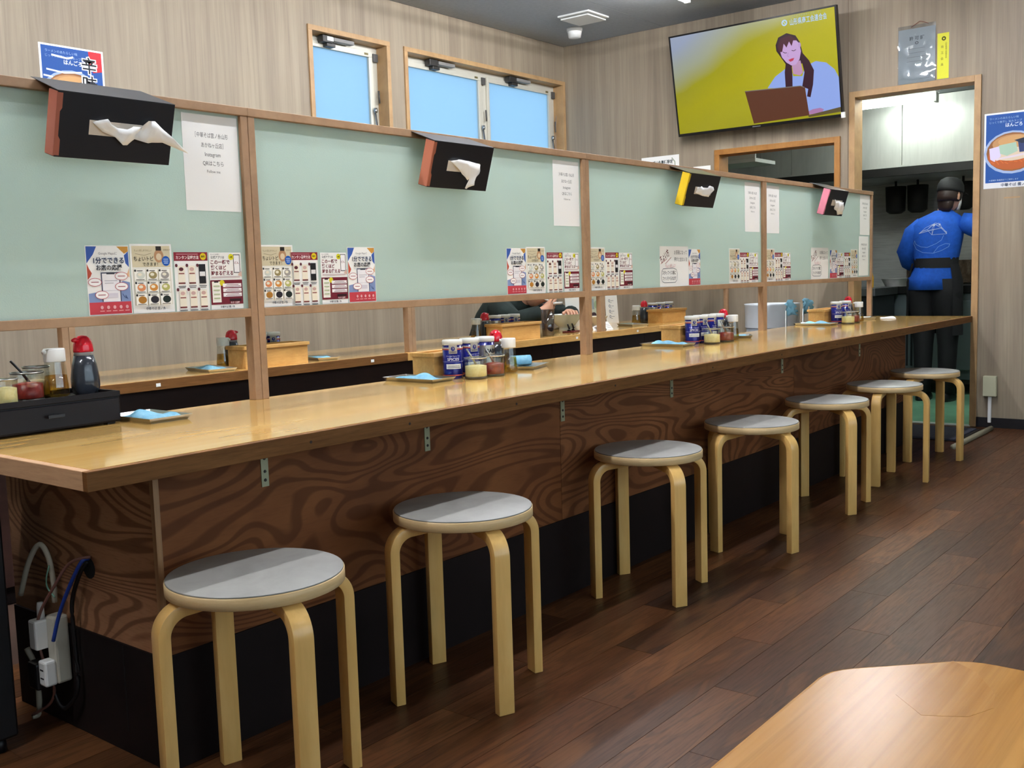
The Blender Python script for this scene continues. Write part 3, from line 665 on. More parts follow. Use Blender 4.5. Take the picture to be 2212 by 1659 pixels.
t = thing('door_mat', 'dark blue-grey mat lying at the kitchen doorway behind the last stool', 'mat', (0, 0, 0))
B().prism([(5.72, .55), (5.25, .55), (5.25, -.07), (5.72, -.07)][::-1], .001, .012).build('pile', grain('mat_grey', [(.3, '30313c'), (.7, '474856')], (60, 60, 60), (300, 300, 300), .95, fine=.4, finecol='22222a', bump=.5), t)
B().prism([(5.74, .57), (5.23, .57), (5.23, -.09), (5.74, -.09)][::-1], .0, .005).build('rubber_edge', M_black, t)
# ------------------------------------------------------------------ TELEVISION
TVW, TVH, TA = 1.217, .70, R(10.7)
tvm = Matrix.Translation((5.775, 2.012, 2.006)) @ Matrix.Rotation(R(-90), 4, 'Z') @ Matrix.Rotation(R(90)+TA, 4, 'X')
tv = thing('television', 'wall-mounted flat television showing a woman at a laptop on yellow', 'television'); tv.matrix_world = tvm
B().box(0, 0, -.035, TVW, TVH, -.004).build('back_shell', M_black, tv, .004)
b = B(); bz = .011
for a in ((0, 0, TVW, .019), (0, TVH-bz, TVW, TVH), (0, .019, bz, TVH-bz), (TVW-bz, .019, TVW, TVH-bz)): b.box(a[0], a[1], -.004, a[2], a[3], .003)
b.build('bezel', mat('tv_bezel', '0a0a0c', .3), tv)
B().box(.4, .15, -.14, .8, .21, -.035).build('wall_bracket', M_black, tv); B().box(.4, .45, -.2, .8, .51, -.035).build('wall_bracket', M_black, tv)
B().box(TVW-.012, -.006, -.012, TVW+.012, .03, .004).build('sensor', M_white, tv)
B().box(.58, .005, .003, .64, .011, .0034).build('maker_badge', mat('badge', '8f9298', .3, .5), tv)
sm = bpy.data.materials.new('tv_picture'); sm.use_nodes = True; n = N(sm); n.b.inputs['Base Color'].default_value = (0, 0, 0, 1); n.b.inputs['Roughness'].default_value = .25
cc = n.coords((1, 1, 1), 'Object'); sx = n.n('SeparateXYZ'); n.l(cc, sx.inputs[0])
gx = n.math('DIVIDE', sx.outputs[0], TVW); gy = n.math('DIVIDE', sx.outputs[1], TVH)
dl = n.math('SUBTRACT', gy, n.math('MULTIPLY', gx, .75)); wb = n.noise(n.coords((2.2, 2.2, 2.2)), 1, 1, .4)
pal = n.ramp(n.math('ADD', dl, n.math('MULTIPLY', wb, .25)), [(.0, 'c2bd20'), (.3, 'bab404'), (.52, 'a8a410'), (.72, 'a3a88c'), (1.0, '95a0b8')])
vig = n.math('MULTIPLY', n.math('ADD', n.math('MULTIPLY', gy, .4), .6), 2**-EV)
col = n.mix(1.0, pal, (1, 1, 1, 1), 'MULTIPLY'); n.l(col, n.b.inputs['Emission Color']); n.l(vig, n.b.inputs['Emission Strength'])
B().box(bz, .019, -.004, TVW-bz, TVH-bz, -.001).build('screen', sm, tv)
def scr(c): return mat('screen_'+c, '000000', .3, emis=c, es=2**-EV)
inv = tvm.inverted()
def tvp(zx, zy):
    px, py = 1160+zx/3.072, zy/3.072; d = ray(px, py); nrm = (tvm.to_3x3() @ Vector((0, 0, 1))); p0 = tvm.translation
    p = CAM+d*((p0-CAM).dot(nrm)/d.dot(nrm)); q = inv @ p; return (min(q.x, TVW-bz)*1000, min(max(q.y, .02), TVH-bz)*1000)
tp = lambda L: [tvp(*q) for q in L]
ops = [('p', tp([(1583, 300), (1600, 250), (1655, 220), (1715, 235), (1745, 280), (1762, 350), (1775, 400), (1740, 440), (1660, 440), (1610, 370), (1588, 340)]), scr('2d1420')),
 ('p', tp([(1530, 585), (1580, 510), (1650, 455), (1690, 470), (1700, 505), (1760, 505), (1780, 440), (1850, 405), (1920, 415), (1975, 460), (2003, 512), (2021, 710), (1900, 750), (1800, 745), (1780, 585)]), scr('8ea6e6')),
 ('p', tp([(1690, 420), (1748, 400), (1765, 480), (1745, 500), (1700, 490)]), scr('b98fb4')),
 ('p', tp([(1650, 425), (1690, 440), (1695, 500), (1696, 575), (1650, 578), (1644, 480)]), scr('351626')),
 ('p', tp([(1752, 340), (1805, 400), (1838, 465), (1832, 560), (1815, 645), (1792, 640), (1800, 590), (1760, 575), (1775, 480), (1760, 420)]), scr('351626')),
 ('p', tp([(1610, 330), (1625, 290), (1660, 262), (1715, 262), (1742, 290), (1752, 340), (1742, 395), (1718, 428), (1690, 435), (1655, 415), (1625, 380)]), scr('c3a0d2')),
 ('p', tp([(1596, 310), (1618, 255), (1680, 235), (1728, 268), (1700, 268), (1690, 306), (1672, 275), (1656, 316), (1637, 290), (1627, 345), (1606, 345)]), scr('4a1c2c')),
 ('e', *tvp(1742, 298), 9, 17, scr('b896c8')),
 ('l', tp([(1632, 345), (1645, 352), (1658, 350)]), 4, scr('40202c')), ('l', tp([(1690, 335), (1705, 338), (1718, 328)]), 4, scr('40202c')),
 ('p', tp([(1668, 398), (1690, 388), (1708, 384), (1700, 402), (1682, 410)]), scr('c03a55')), ('l', tp([(1668, 350), (1662, 372), (1672, 376)]), 3, scr('a982b8')),
 ('p', tp([(1790, 745), (1830, 725), (1880, 715), (1905, 725), (1890, 748), (1810, 760)]), scr('a878a8')),
 ('p', tp([(1800, 765), (2021, 708), (2024, 740), (1805, 778)]), scr('5c5030')),
 ('p', tp([(1380, 607), (1750, 570), (1778, 578), (1808, 765), (1440, 820)]), scr('5a3322')), ('l', tp([(1380, 607), (1750, 570), (1775, 580)]), 5, scr('75706c')),
 ('e', *tvp(1642, 152), 20, 20, scr('a8c8f0')), ('e', *tvp(1642, 152), 12, 12, scr('a9ac1c')), ('l', tp([(1632, 142), (1652, 162)]), 4, scr('a8c8f0')),
 ('t', '山形県商工会連合会', *tvp(1680, 166), 44, scr('a8c8f0'), 'l', .012, 250), ('t', 'がんばる事業者を応援します', *tvp(1690, 118), 16, scr('96a878'), 'l', 0, 230)]
obj('screen_picture', design('screen_picture', ops, step=.00012, lift=-.0005), tv)

# ================================================================== PRINTED SHEETS
def rr_(x0, y0, x1, y1, c): return ('r', x0, y0, x1, y1, c)
P1 = [('p', [(2, 170), (30, 170), (20, 150), (8, 136), (2, 128)], '3a5ba8'), ('p', [(84, 170), (115, 170), (115, 158), (104, 152)], 'c8903e'), ('p', [(115, 158), (115, 118), (106, 128), (103, 148)], '3a5ba8'),
      ('p', [(2, 128), (7, 116), (14, 104), (10, 96), (2, 88)], 'b9503a'), ('p', [(115, 116), (110, 104), (104, 100), (115, 92)], 'd9b08a'), ('p', [(2, 32), (115, 32), (115, 80), (96, 84), (60, 62), (2, 54)], '8093bd'),
      rr_(2, 2, 115, 32, 'c23f49'), rr_(37, 33, 89, 106, '4b4d60'), rr_(40, 33, 86, 103, 'ece8ea'), rr_(52, 101, 74, 106, '2c2d38'), rr_(46, 84, 80, 86, 'b9b4bc'), rr_(46, 78, 70, 80, 'b9b4bc'), rr_(40, 60, 86, 61, 'c5bfc6'), rr_(46, 42, 80, 54, 'd4ced6')]
for cx, cy in ((92, 96), (20, 82), (91, 70), (36, 50)): P1 += [('e', cx, cy, 18, 10.5, 'b8444e'), ('e', cx, cy, 16.6, 9.2, 'f3efec'), rr_(cx-10, cy-1, cx+10, cy+1, 'a0545a')]
P1 += [('l', [(92, 52), (97, 44), (104, 40), (100, 48), (106, 38)], 1.4, '34487a')]
P1 += [('e', 34+q*17, 19, 4, 4.5, 'e2a7a8') for q in range(5)]+[rr_(28+q*17, 9, 40+q*17, 11, 'e2a7a8') for q in range(5)]
P1 += [('t', 'Google Mapsに', 58, 150, 8, '5a5a62', 'c', 0, 50), ('t', '1分でできる', 60, 129, 17, '22304e', 'c', .025, 82), ('t', 'お店の応援', 60, 112, 15, '26262c', 'c', .025, 70)]
P2 = [rr_(5, 117, 115, 172, 'd3c8a8'), rr_(5, 20, 115, 115, 'e2dccb'), ('e', 82, 146, 14, 17, 'b98c66'), ('e', 82, 144, 8, 9, 'dcc9a8'), rr_(74, 160, 90, 171, '2a211c'), ('e', 102, 133, 12, 13, '1c55ab'), rr_(95, 137, 109, 138.5, 'cfe0f4'), rr_(95, 132, 109, 133.5, 'cfe0f4'), rr_(96, 127, 108, 128.5, 'cfe0f4'),
      ('t', 'ちょいトピ', 10, 134, 14, '3a2f22', 'l', .01, 56), ('t', 'できます！', 34, 121, 11, '3a2f22', 'l', .01, 44), ('t', 'ちょい足しがうれしい', 12, 158, 6, '6b5c44', 'l', 0, 50), ('l', [(14, 152), (40, 148), (60, 153)], .8, '6b5c44'), ('t', 'お好みで', 96, 160, 5, '6b5c44', 'l')]
foods = ['cfd3c8', '9a8a5c', 'a09a94', 'd98a5a', 'cf8a3c', 'b6b468', 'a97328', '26222a', '1d2620']
for q in range(9):
    cx, cy = 24+(q % 3)*35, 98-(q//3)*31.5
    P2 += [rr_(cx-16, cy-14.5, cx+16, cy+14.5, 'f4f1e8'), ('e', cx+2, cy-1, 12, 9.5, foods[q]), ('e', cx, cy+1, 6, 4, 'e9e2cc' if q < 6 else foods[q]), ('e', cx-13, cy+11, 3, 3, '2a2a2c'), rr_(cx-8, cy+9.5, cx+8, cy+11.5, '4a443c'), rr_(cx-12, cy-13, cx+12, cy-11.4, '5b554c')]
P2 += [('t', '中華そば 雲ノ糸', 62, 8, 8.5, '3d4452', 'c', .01, 56)]
P3 = [rr_(0, 133, 104, 156, '84202f'), ('t', 'カンタン登録方法', 6, 138, 10.5, 'f0e4e2', 'l', .02, 70), rr_(8, 150, 74, 151.6, 'c99aa0'), ('e', 90, 144.5, 9.5, 9.5, 'e0c81e'), ('t', '無料', 90, 142, 6.5, '3a2a08', 'c', .02)]
for q in range(6):
    cx, cy = 20+(q % 3)*32, 94-(q//3)*64
    if q == 2: P3 += [rr_(cx-10, cy-22, cx+11, cy+30, '1a191c'), rr_(cx-8, cy-2, cx+9, cy+10, 'e4e2e0')]
    else: P3 += [rr_(cx-10, cy-22, cx+11, cy+26, 'ece3cf'), rr_(cx-10, cy-22, cx+11, cy-18, '6a2a2a'), rr_(cx-8, cy+4, cx+9, cy+7, '8b4a44'), ('e', cx, cy+17, 7, 5, 'c9a39a' if q else '57242c')]
    P3 += [('e', cx-14, cy+27, 4, 4.5, '5d2630'), rr_(cx-11, cy-29, cx+12, cy-27, '4c4a48'), rr_(cx-9, cy-33, cx+10, cy-31, '4c4a48')]
P4 = [('t', 'もっとお得に', 6, 148, 5, '4a4a50', 'l'), ('t', '公式アプリは', 6, 139, 8, '2c2c34', 'l', .02, 44), ('t', 'この一杯で', 5, 124, 13, '6d1a2a', 'l', .03, 62), ('t', '驚くほど', 5, 109, 13, '6d1a2a', 'l', .03, 50), ('t', '貯まる使える', 5, 94, 13, '6d1a2a', 'l', .03, 72),
      rr_(79, 99, 101, 150, '3c3a40'), rr_(81, 101, 99, 148, 'f2eeee'), ('t', 'どん', 90, 124, 8, '8c2a38', 'c', .02), ('e', 72, 143, 8.5, 8.5, 'd9d020'), ('t', '4倍', 72, 140, 6.5, '3a300a', 'c', .02), ('p', [(96, 99), (105, 104), (105, 88), (92, 92)], 'd9b8a8'),
      rr_(5, 86, 98, 90, 'c9b8b8'), rr_(0, 13, 105, 80, '6d1a2a'), rr_(5, 19, 33, 76, 'f0ede2'), rr_(12, 73, 26, 77, '241a1c'), ('e', 38, 72, 8, 8, 'd6c824')]
for q in range(3): P4 += [rr_(40, 60-q*13, 101, 70-q*13, 'f2eded'), rr_(52, 66-q*13, 92, 67.5-q*13, '7a4a52'), rr_(48, 62-q*13, 98, 63.5-q*13, '7a4a52')]
P4 += [rr_(9, 62-q*11, 29, 65-q*11, 'a9b48a') for q in range(4)]+[rr_(60, 21, 98, 28, '2c1016'), ('t', '今すぐ登録', 62, 15, 6, 'e8d4d4', 'l', .02), ('t', '中華そば 雲ノ糸', 52, 4, 6.5, '2c2c34', 'c', .02, 70)]
P5 = [('t', 'ちょい方', 12, 108, 40, '5a1e22', 'l', .02, 84, .45), ('l', [(10, 104), (66, 128)], 2.5, '8c2a2c'), ('l', [(50, 104), (104, 134)], 2.5, '8c2a2c'), ('t', 'お茶碗になって', 132, 148, 22, '2c2c30', 'l', 0, 120), ('t', '押すと出ないヨ', 132, 116, 22, '2c2c30', 'l', 0, 120), ('t', 'ちょい足しに！', 52, 88, 18, 'c8606c', 'l', 0, 90),
      ('l', [(20, 24), (12, 40), (16, 70), (30, 82), (120, 84), (150, 78), (160, 60), (156, 30), (140, 18), (40, 18), (20, 24)], 2.2, '2f3a4a'), ('t', 'スタッフイス様に', 22, 56, 20, '26262c', 'l', .01, 124), ('t', 'ファン食べられます', 24, 30, 20, '26262c', 'l', .01, 124)]
P6 = [('t', '［中華そば雲ノ糸山形', 92, 196, 15, '55534f', 'c', 0, 104), ('t', 'あかねヶ丘店］', 92, 170, 15, '55534f', 'c', 0, 70), ('t', 'Instagram', 92, 146, 15, '55534f', 'c', 0, 50), ('t', 'QRはこちら', 92, 122, 15, '55534f', 'c', 0, 66), ('t', 'Follow me', 92, 102, 11, '6a6864', 'c', 0, 42)]
def ramen(vert):
    o = [rr_(10, 34, 318, 442, '1c4c94'), ('e', 160, 210, 160, 128, '9fb2d6'), ('e', 160, 212, 146, 115, '8a5a34'), ('e', 160, 190, 138, 84, 'b05a2c'), ('e', 165, 262, 118, 54, 'b98a5c'), ('e', 175, 276, 96, 34, 'c99a66'), ('e', 160, 200, 110, 40, 'd9c6ae'),
         ('p', [(30, 240), (90, 252), (96, 190), (60, 160), (36, 176)], 'd6cdf0'), ('p', [(84, 256), (180, 268), (190, 214), (130, 190), (92, 206)], 'a8c4ae'), ('p', [(190, 276), (296, 262), (300, 210), (200, 206)], '2e3b66'), ('p', [(170, 280), (270, 300), (310, 262), (210, 258)], '222a3c'),
         ('p', [(250, 442), (318, 442), (318, 350), (270, 340), (252, 380)], 'c22a34'), ('l', [(60, 168), (100, 178), (160, 184), (230, 194)], 12, 'dccfd8')]
    o += [('l', [(40+q*26, 150+random.random()*20), (60+q*26, 140+random.random()*20)], 5, 'c96a34') for q in range(9)]
    o += [('t', 'ラーメンのあたらしい味', 30, 412, 15, '9fb8dc', 'l', 0, 180), ('t', 'じっくり煮干し 旨みスープ', 30, 390, 15, '9fb8dc', 'l', 0, 180), ('t', 'はんごろし', 120, 364, 26, 'e8eef6', 'l', .02, 120), ('t', '大盛無料 数量限定でご提供します', 30, 44, 11, 'b9cae4', 'l', 0, 200), ('t', '中華そば 雲ノ糸', 100, 9, 22, '3a4560', 'l', .01, 200)]
    if vert:
        for q, ch in enumerate('辛味噌'):
            o += [('t', ch, 250, 340-q*88, 84, 'f0f2f6', 'c', .07), ('t', ch, 250, 340-q*88, 84, '15161c', 'c', .01)]
        o += [('l', [(60, 400), (140, 392), (170, 402)], 9, 'e6ecf4'), ('l', [(30, 330), (120, 322), (210, 334)], 8, 'e6ecf4'), ('l', [(14, 300), (60, 296)], 8, 'e6ecf4')]
    return o
DM = {k: design('printed_design', v) for k, v in dict(P1=P1, P2=P2, P3=P3, P4=P4, P5=P5, P6=P6, R0=ramen(True), R1=ramen(False)).items()}
SZ = dict(P1=(.117, .172), P2=(.12, .177), P3=(.104, .156), P4=(.105, .155), P5=(.265, .185), P6=(.176, .255))
NM = dict(P1='review_flyer', P2='topping_menu', P3='registration_flyer', P4='app_flyer', P5='handwritten_notice', P6='information_sheet')
DS = dict(P1='blue and red review flyer', P2='beige nine-dish topping menu', P3='maroon-headed phone steps flyer', P4='half-maroon app flyer', P5='handwritten white notice', P6='tall cream information sheet')
BAY = {0: 'on the screen above the caddy', 1: 'under the drooping-tissue box', 2: 'under the yellow-ended tissue box', 3: 'under the pink-ended tissue box'}
YG = YP-.0044
def pane_sheet(kind, bay, x, z, where='', rot=0):
    w, h = SZ[kind]
    o = poster(NM[kind], w, h, DM[kind], (x, YG, z), 'y', f'{DS[kind]} {BAY[bay]}{where}', 'poster', DS[kind]+'s on the screens', name=NM[kind])
    o.rotation_euler = (R(90), R(rot), 0); return o
zb = .9615
for kind, bay, x, wh in [('P1', 0, .388, ''), ('P2', 0, .508, ''), ('P3', 0, .634, ''), ('P4', 0, .742, ''),
    ('P2', 1, .912, ', at the caddy-side stud'), ('P3', 1, 1.022, ', at the caddy-side stud'), ('P4', 1, 1.137, ', at the caddy-side end'), ('P1', 1, 1.246, ', ending the caddy-side row'),
    ('P1', 1, 2.034, ', starting the far row'), ('P2', 1, 2.153, ', in the far row'), ('P3', 1, 2.284, ', in the far row'), ('P4', 1, 2.397, ', by the far stud'),
    ('P2', 2, 2.575, ', in the caddy-side row'), ('P3', 2, 2.698, ', in the caddy-side row'), ('P4', 2, 2.806, ', in the caddy-side row'), ('P5', 2, 3.146, ''), ('P1', 2, 3.414, ''),
    ('P2', 2, 3.838, ', in the kitchen-side row'), ('P3', 2, 3.96, ', in the kitchen-side row'), ('P4', 2, 4.067, ', in the kitchen-side row'),
    ('P2', 3, 4.263, ', in the caddy-side row'), ('P3', 3, 4.385, ', in the caddy-side row'), ('P4', 3, 4.491, ', in the caddy-side row'), ('P5', 3, 4.89, ''), ('P1', 3, 5.18, ''), ('P4', 3, 5.30, ', beside the review flyer'), ('P3', 3, 5.418, ', beside the end sheets'), ('P2', 3, 5.53, ', beside the end sheets')]:
    pane_sheet(kind, bay, x, zb, wh)
pane_sheet('P6', 0, .683, 1.229); pane_sheet('P6', 1, 2.338, 1.222, ', upper far corner'); pane_sheet('P6', 2, 4.02, 1.226, ', upper far corner'); pane_sheet('P6', 3, 4.268, 1.222, ', caddy-side upper corner'); pane_sheet('P6', 3, 5.69, 1.232, ', upper end'); pane_sheet('P6', 3, 5.672, .968, ', lower end')
M_gloss = mat('laminated_paper', 'e4e6ea', .18, coat=.5)
p = on(82, 90, 1, YW-.002); poster('ramen_poster', .328, .45, DM['R0'], (p.x, YW-.001, p.z-.45), 'y', 'blue ramen poster with vertical black lettering on the window wall', m=M_gloss)
p = on(2127, 247, 0, XE-.002); poster('ramen_poster', .328, .452, DM['R1'], (XE-.001, p.y, p.z-.452), 'x', 'blue ramen poster with a big noodle bowl on the end wall right of the doorway', m=M_gloss)
pa_, pb_ = on(1386, 341, 0, XE), on(1467, 333, 0, XE)
w = pa_.y-pb_.y; d = design('printed_design', [('t', 'アプリ会員様限定', 70, 262, 30, '1e2a2c', 'l', .03, 200), ('t', '10％オフクーポン', 70, 222, 30, '1e2a2c', 'l', .03, 200), ('l', [(w*1000-62, 300), (w*1000-36, 270), (w*1000-34, 230), (w*1000-50, 196)], 9, 'a5ad98'), ('l', [(50, 280), (34, 262), (30, 240)], 5, 'a5ad98')])
poster('coupon_notice', w, .32, d, (XE-.001, pa_.y, pb_.z-.32), 'x', 'white app coupon notice on the end wall under the television')
pc_ = on(1352, 346, 0, XE); d = design('printed_design', [rr_(60, 250, 160, 285, '2a3c50'), rr_(30, 100, 150, 220, 'b9c2ca')])
poster('coupon_notice', pc_.y-pa_.y-.01, .3, d, (XE-.001, pc_.y, pb_.z-.325), 'x', 'white notice with a dark navy band on the end wall near the corner')
pd_, pe_ = on(1498, 362, 0, XE), on(1535, 357, 0, XE); w = pd_.y-pe_.y
d = design('printed_design', [('e', w*1000-40, 150, 22, 24, '2a2018'), ('e', w*1000-42, 150, 15, 17, '9c7040'), ('e', w*1000-78, 160, 11, 12, '4a3a2a'), ('e', w*1000-118, 165, 8, 9, '4a3a2a'), rr_(10, 20, w*1000-12, 90, 'd2c6a4')])
poster('side_dish_menu', w, .2, d, (XE-.001, pd_.y, pe_.z-.2), 'x', 'cream menu sheet with round dishes on the end wall beside the serving hatch')
# certificate in its sleeve and the yellow strip
ca, cb = on(1940, 64, 0, XE-.004), on(2021, 173, 0, XE-.004); w = ca.y-cb.y; h = ca.z-cb.z
t = thing('certificate', 'grey certificate in a crinkled plastic sleeve hanging above the doorway', 'certificate'); place(t, (XE-.004, ca.y, cb.z), 'x')
B().box(.004, 0, 0, w-.004, h-.01, .0006).build('sheet', mat('certificate_grey', '9aa2a6', .6), t)
obj('printed_design', design('printed_design', [('t', '許 可 証', w*500, h*1000-80, 26, '4a5054', 'c', .02, 110), ('e', w*500, h*1000-100, 11, 9, '4a5054'), ('e', w*500, h*1000-100, 6, 5, '9aa2a6')]+[rr_(w*500-60, h*1000-135-q*26, w*500+50, h*1000-133-q*26, '6a7074') for q in range(4)]+[rr_(w*500+20, 22, w*500+80, 24, '6a7074')], lift=.0007), t)
sl = B(); nx_, ny_ = 10, 14; random.seed(5)
vs = [(w*i/nx_, (h+.012)*j/ny_, .0012+(random.random()*.006 if 0 < i < nx_ and 0 < j < ny_ else .001)) for j in range(ny_+1) for i in range(nx_+1)]
sl.add(vs, [(j*(nx_+1)+i, j*(nx_+1)+i+1, (j+1)*(nx_+1)+i+1, (j+1)*(nx_+1)+i) for j in range(ny_) for i in range(nx_)], 0, True).build('sleeve', M_sleeve, t)
B().tube([(w*.35, h, .002), (w*.58, h+.03, .002), (w*.8, h+.008, .002)], .0015, 5).build('string', mat('red_string', '8a4a3c', .7), t)
ca, cb = on(2025, 73, 0, XE-.003), on(2049, 168, 0, XE-.003); w = ca.y-cb.y; h = ca.z-cb.z
d = design('printed_design', [('e', w*550, h*1000-34, 13, 13, '4a4c10'), ('e', w*550, h*1000-34, 5, 5, 'd9d820')]+[('t', ch, w*420, h*1000-90-q*36, 18, '5a5c14', 'c') for q, ch in enumerate('商工会員')]+[('t', ch, w*760, h*1000-66-q*11, 11, '5a5c14', 'c') for q, ch in enumerate('山形県商工会連合会')])
poster('member_strip', w, h, d, (XE-.001, ca.y, cb.z), 'x', 'narrow bright yellow vertical strip beside the certificate above the doorway', 'sign', m=mat('strip_yellow', 'd6d60e', .4))
# torn tape marks on the end wall
tq = on(2180, 428, 0, XE); tag(B().box(XE-.0008, tq.y-.06, tq.z, XE-.0001, tq.y+.03, tq.z+.008).build('tape_scrap', M_casing), 'small torn scrap of tape on the end wall below the ramen poster', 'tape')

# ================================================================== TISSUE BOXES
def crumple(name, outline, seed, depth, m, parent, zoff=.004, sag=0):
    rnd = random.Random(seed); me = bpy.data.meshes.new(name); bm = bmesh.new()
    vs = [bm.verts.new((x*.001, 0, y*.001)) for x, y in outline]; bm.faces.new(vs)
    bmesh.ops.triangulate(bm, faces=bm.faces); bmesh.ops.subdivide_edges(bm, edges=bm.edges, cuts=2, use_grid_fill=True)
    ph = [rnd.random()*6 for _ in range(4)]
    for v in bm.verts:
        x, z = v.co.x*1000, v.co.z*1000
        v.co.y = -zoff-depth*(.5+.5*math.sin(x*.11+ph[0]+1.4*math.sin(z*.09+ph[1])))*(.6+.4*math.sin(z*.13+x*.05+ph[2]))-rnd.random()*depth*.15
    bmesh.ops.solidify(bm, geom=bm.faces, thickness=.0006)
    bm.to_mesh(me); bm.free(); me.materials.append(m)
    for q in me.polygons: q.use_smooth = True
    return obj(name, me, parent)
def tissue_box(x0, x1, endcol, label, seed, outline, ztop=1.476):
    L = x1-x0; D, Hh, a = .04, .15, R(17)
    t = thing('tissue_box', label, 'tissue box', (x0, .612, ztop-.1317), 0, 'tissue boxes hung on the screens'); t.rotation_euler = (a, 0, 0)
    M_bk = mat('tissue_box_black', '15151b', .42); me = mat('tissue_end_'+endcol, endcol, .5)
    B().box(.002, -D, 0, L, 0, Hh).build('carton', M_bk, t, .001)
    B().box(0, -D+.001, .002, .002, -.001, Hh-.002).build('end_panel', me, t)
    e = B(); e.prism([(0, .004), (.013, .004), (.013, .04), (.008, .048), (.008, .104), (.013, .112), (.013, Hh-.004), (0, Hh-.004)], 0, .0008, 0, Matrix.Translation((0, -D, 0)) @ Matrix.Rotation(R(90), 4, 'X')); e.build('end_flap', me, t)
    sx0, sx1 = .27*L, .80*L
    B().box(sx0, -D-.0008, .058, sx1, -D+.0002, .092).build('slot', mat('carton_inside', 'd8cdbd', .8), t)
    crumple('tissue', outline, seed, .012, M_tissue, t).location = (0, -D, 0)
    # lid flap laid over the rail: from the top front edge back to the rail top
    dy = .125; vz = Vector((0, .13, .049)); inv = Matrix.Rotation(-a, 3, 'X'); v = inv @ vz; n_ = (inv @ Vector((0, -.34, .94)))*.0012
    p0 = Vector((.0, -D, Hh)); p1 = Vector((L, -D, Hh)); q = [p0, p1, p1+v+Vector((-.012, 0, 0)), p0+v+Vector((.006, 0, 0))]
    B().add([tuple(c) for c in q]+[tuple(c+n_) for c in q], [(3, 2, 1, 0), (4, 5, 6, 7), (0, 1, 5, 4), (1, 2, 6, 5), (2, 3, 7, 6), (3, 0, 4, 7)]).build('lid_flap', mat('tissue_flap_grey', '3a3c40', .3, coat=.3), t)
    return t
tissue_box(.285, .587, 'a8604c', 'black tissue box with a brown end and long tissue trailing past its edge', 3, [(86, 88), (118, 100), (128, 88), (150, 80), (172, 80), (190, 88), (214, 88), (224, 106), (246, 106), (272, 88), (350, 34), (272, 56), (230, 52), (196, 58), (178, 42), (164, 42), (146, 58), (112, 68)])
tissue_box(1.535, 1.835, 'a55f46', 'black tissue box with a brown end and a drooping pointed tissue', 8, [(86, 92), (120, 100), (170, 98), (238, 90), (232, 60), (214, 20), (190, 4), (180, 6), (196, 38), (180, 34), (140, 62)], 1.469)
tissue_box(3.22, 3.52, 'd8b418', 'black tissue box with a yellow end and bunched tissue', 13, [(84, 64), (92, 90), (120, 98), (150, 90), (170, 92), (200, 104), (238, 98), (226, 66), (208, 52), (150, 54)], 1.468)
tissue_box(4.875, 5.17, 'd77f92', 'black tissue box with a pink end and a bulging loose tissue', 17, [(92, 98), (120, 84), (160, 90), (200, 84), (250, 84), (268, 50), (262, 14), (200, 8), (176, 30), (130, 38), (104, 70)], 1.475)

# ================================================================== TABLEWARE
def soy(p, rz, label, group='red-capped soy bottles'):
    t = thing('soy_bottle', label, 'bottle', p, rz, group)
    B().lathe([(.024, 0), (.03, .004), (.034, .022), (.034, .042), (.029, .075), (.0235, .098)], 20).build('body', M_soy, t)
    B().lathe([(.0236, .098), (.022, .106), (.022, .11)], 20).build('neck', M_soyneck, t)
    cp = B().lathe([(.0235, .106), (.024, .11), (.023, .124), (.019, .137), (.011, .145), (.003, .147)], 20).build('cap', M_red, t)
    B().tube([(-.012, 0, .134), (-.024, 0, .137), (-.032, 0, .136)], [.008, .006, .004], 8).build('spout', M_red, cp)
    return t
def vinegar(p, rz, label, liq=None, group='white-capped vinegar bottles'):
    t = thing('vinegar_bottle', label, 'bottle', p, rz, group)
    B().lathe([(.026, 0), (.03, .004), (.0285, .03), (.023, .09)], 20, cap=False).build('bottle', M_glass, t)
    B().lathe([(.024, .004), (.0285, .008), (.027, .03), (.0245, .055)], 20).build('vinegar', liq or M_vin, t)
    cp = B().lathe([(.0245, .088), (.025, .09), (.025, .117), (.0235, .12)], 20).build('cap', M_white, t)
    B().tube([(-.022, 0, .112), (-.031, 0, .113)], .005, 8).build('spout', M_white, cp)
    return t
def jar(p, fill, label, cat='jar', spoon=True, rz=0, r=.0375, h=.07, lv=.042):
    t = thing('condiment_jar', label, cat, p, rz, 'small glass condiment jars')
    B().lathe([(r-.002, 0), (r, .003), (r, h)], 24, cap=False).lathe([(r-.001, .0), (r-.001, .007)], 24, 1).build('glass', [M_glass, mat('jar_base', '2a2622', .3)], t)
    B().lathe([(r, h-.004), (r+.0015, h-.002), (r+.0015, h), (r-.002, h)], 24, cap=False).build('rim', M_steel, t)
    B().lathe([(r-.003, .008), (r-.0022, .01), (r-.0022, lv), (r*.5, lv+.003), (.002, lv+.004)], 24).build('contents', fill, t)
    if spoon: B().tube([(.012, .004, lv-.005), (-.012, .008, h+.004), (-.03, .012, h+.028)], [.004, .0028, .0032], 6).build('spoon', M_steel if spoon != 'b' else M_black, t)
    return t
CANR, CANH = .0325, .128
def wrap(v):
    a = v[0]/CANR; rr = CANR+.0003+v[2]; return (rr*math.sin(a), -rr*math.cos(a), v[1])
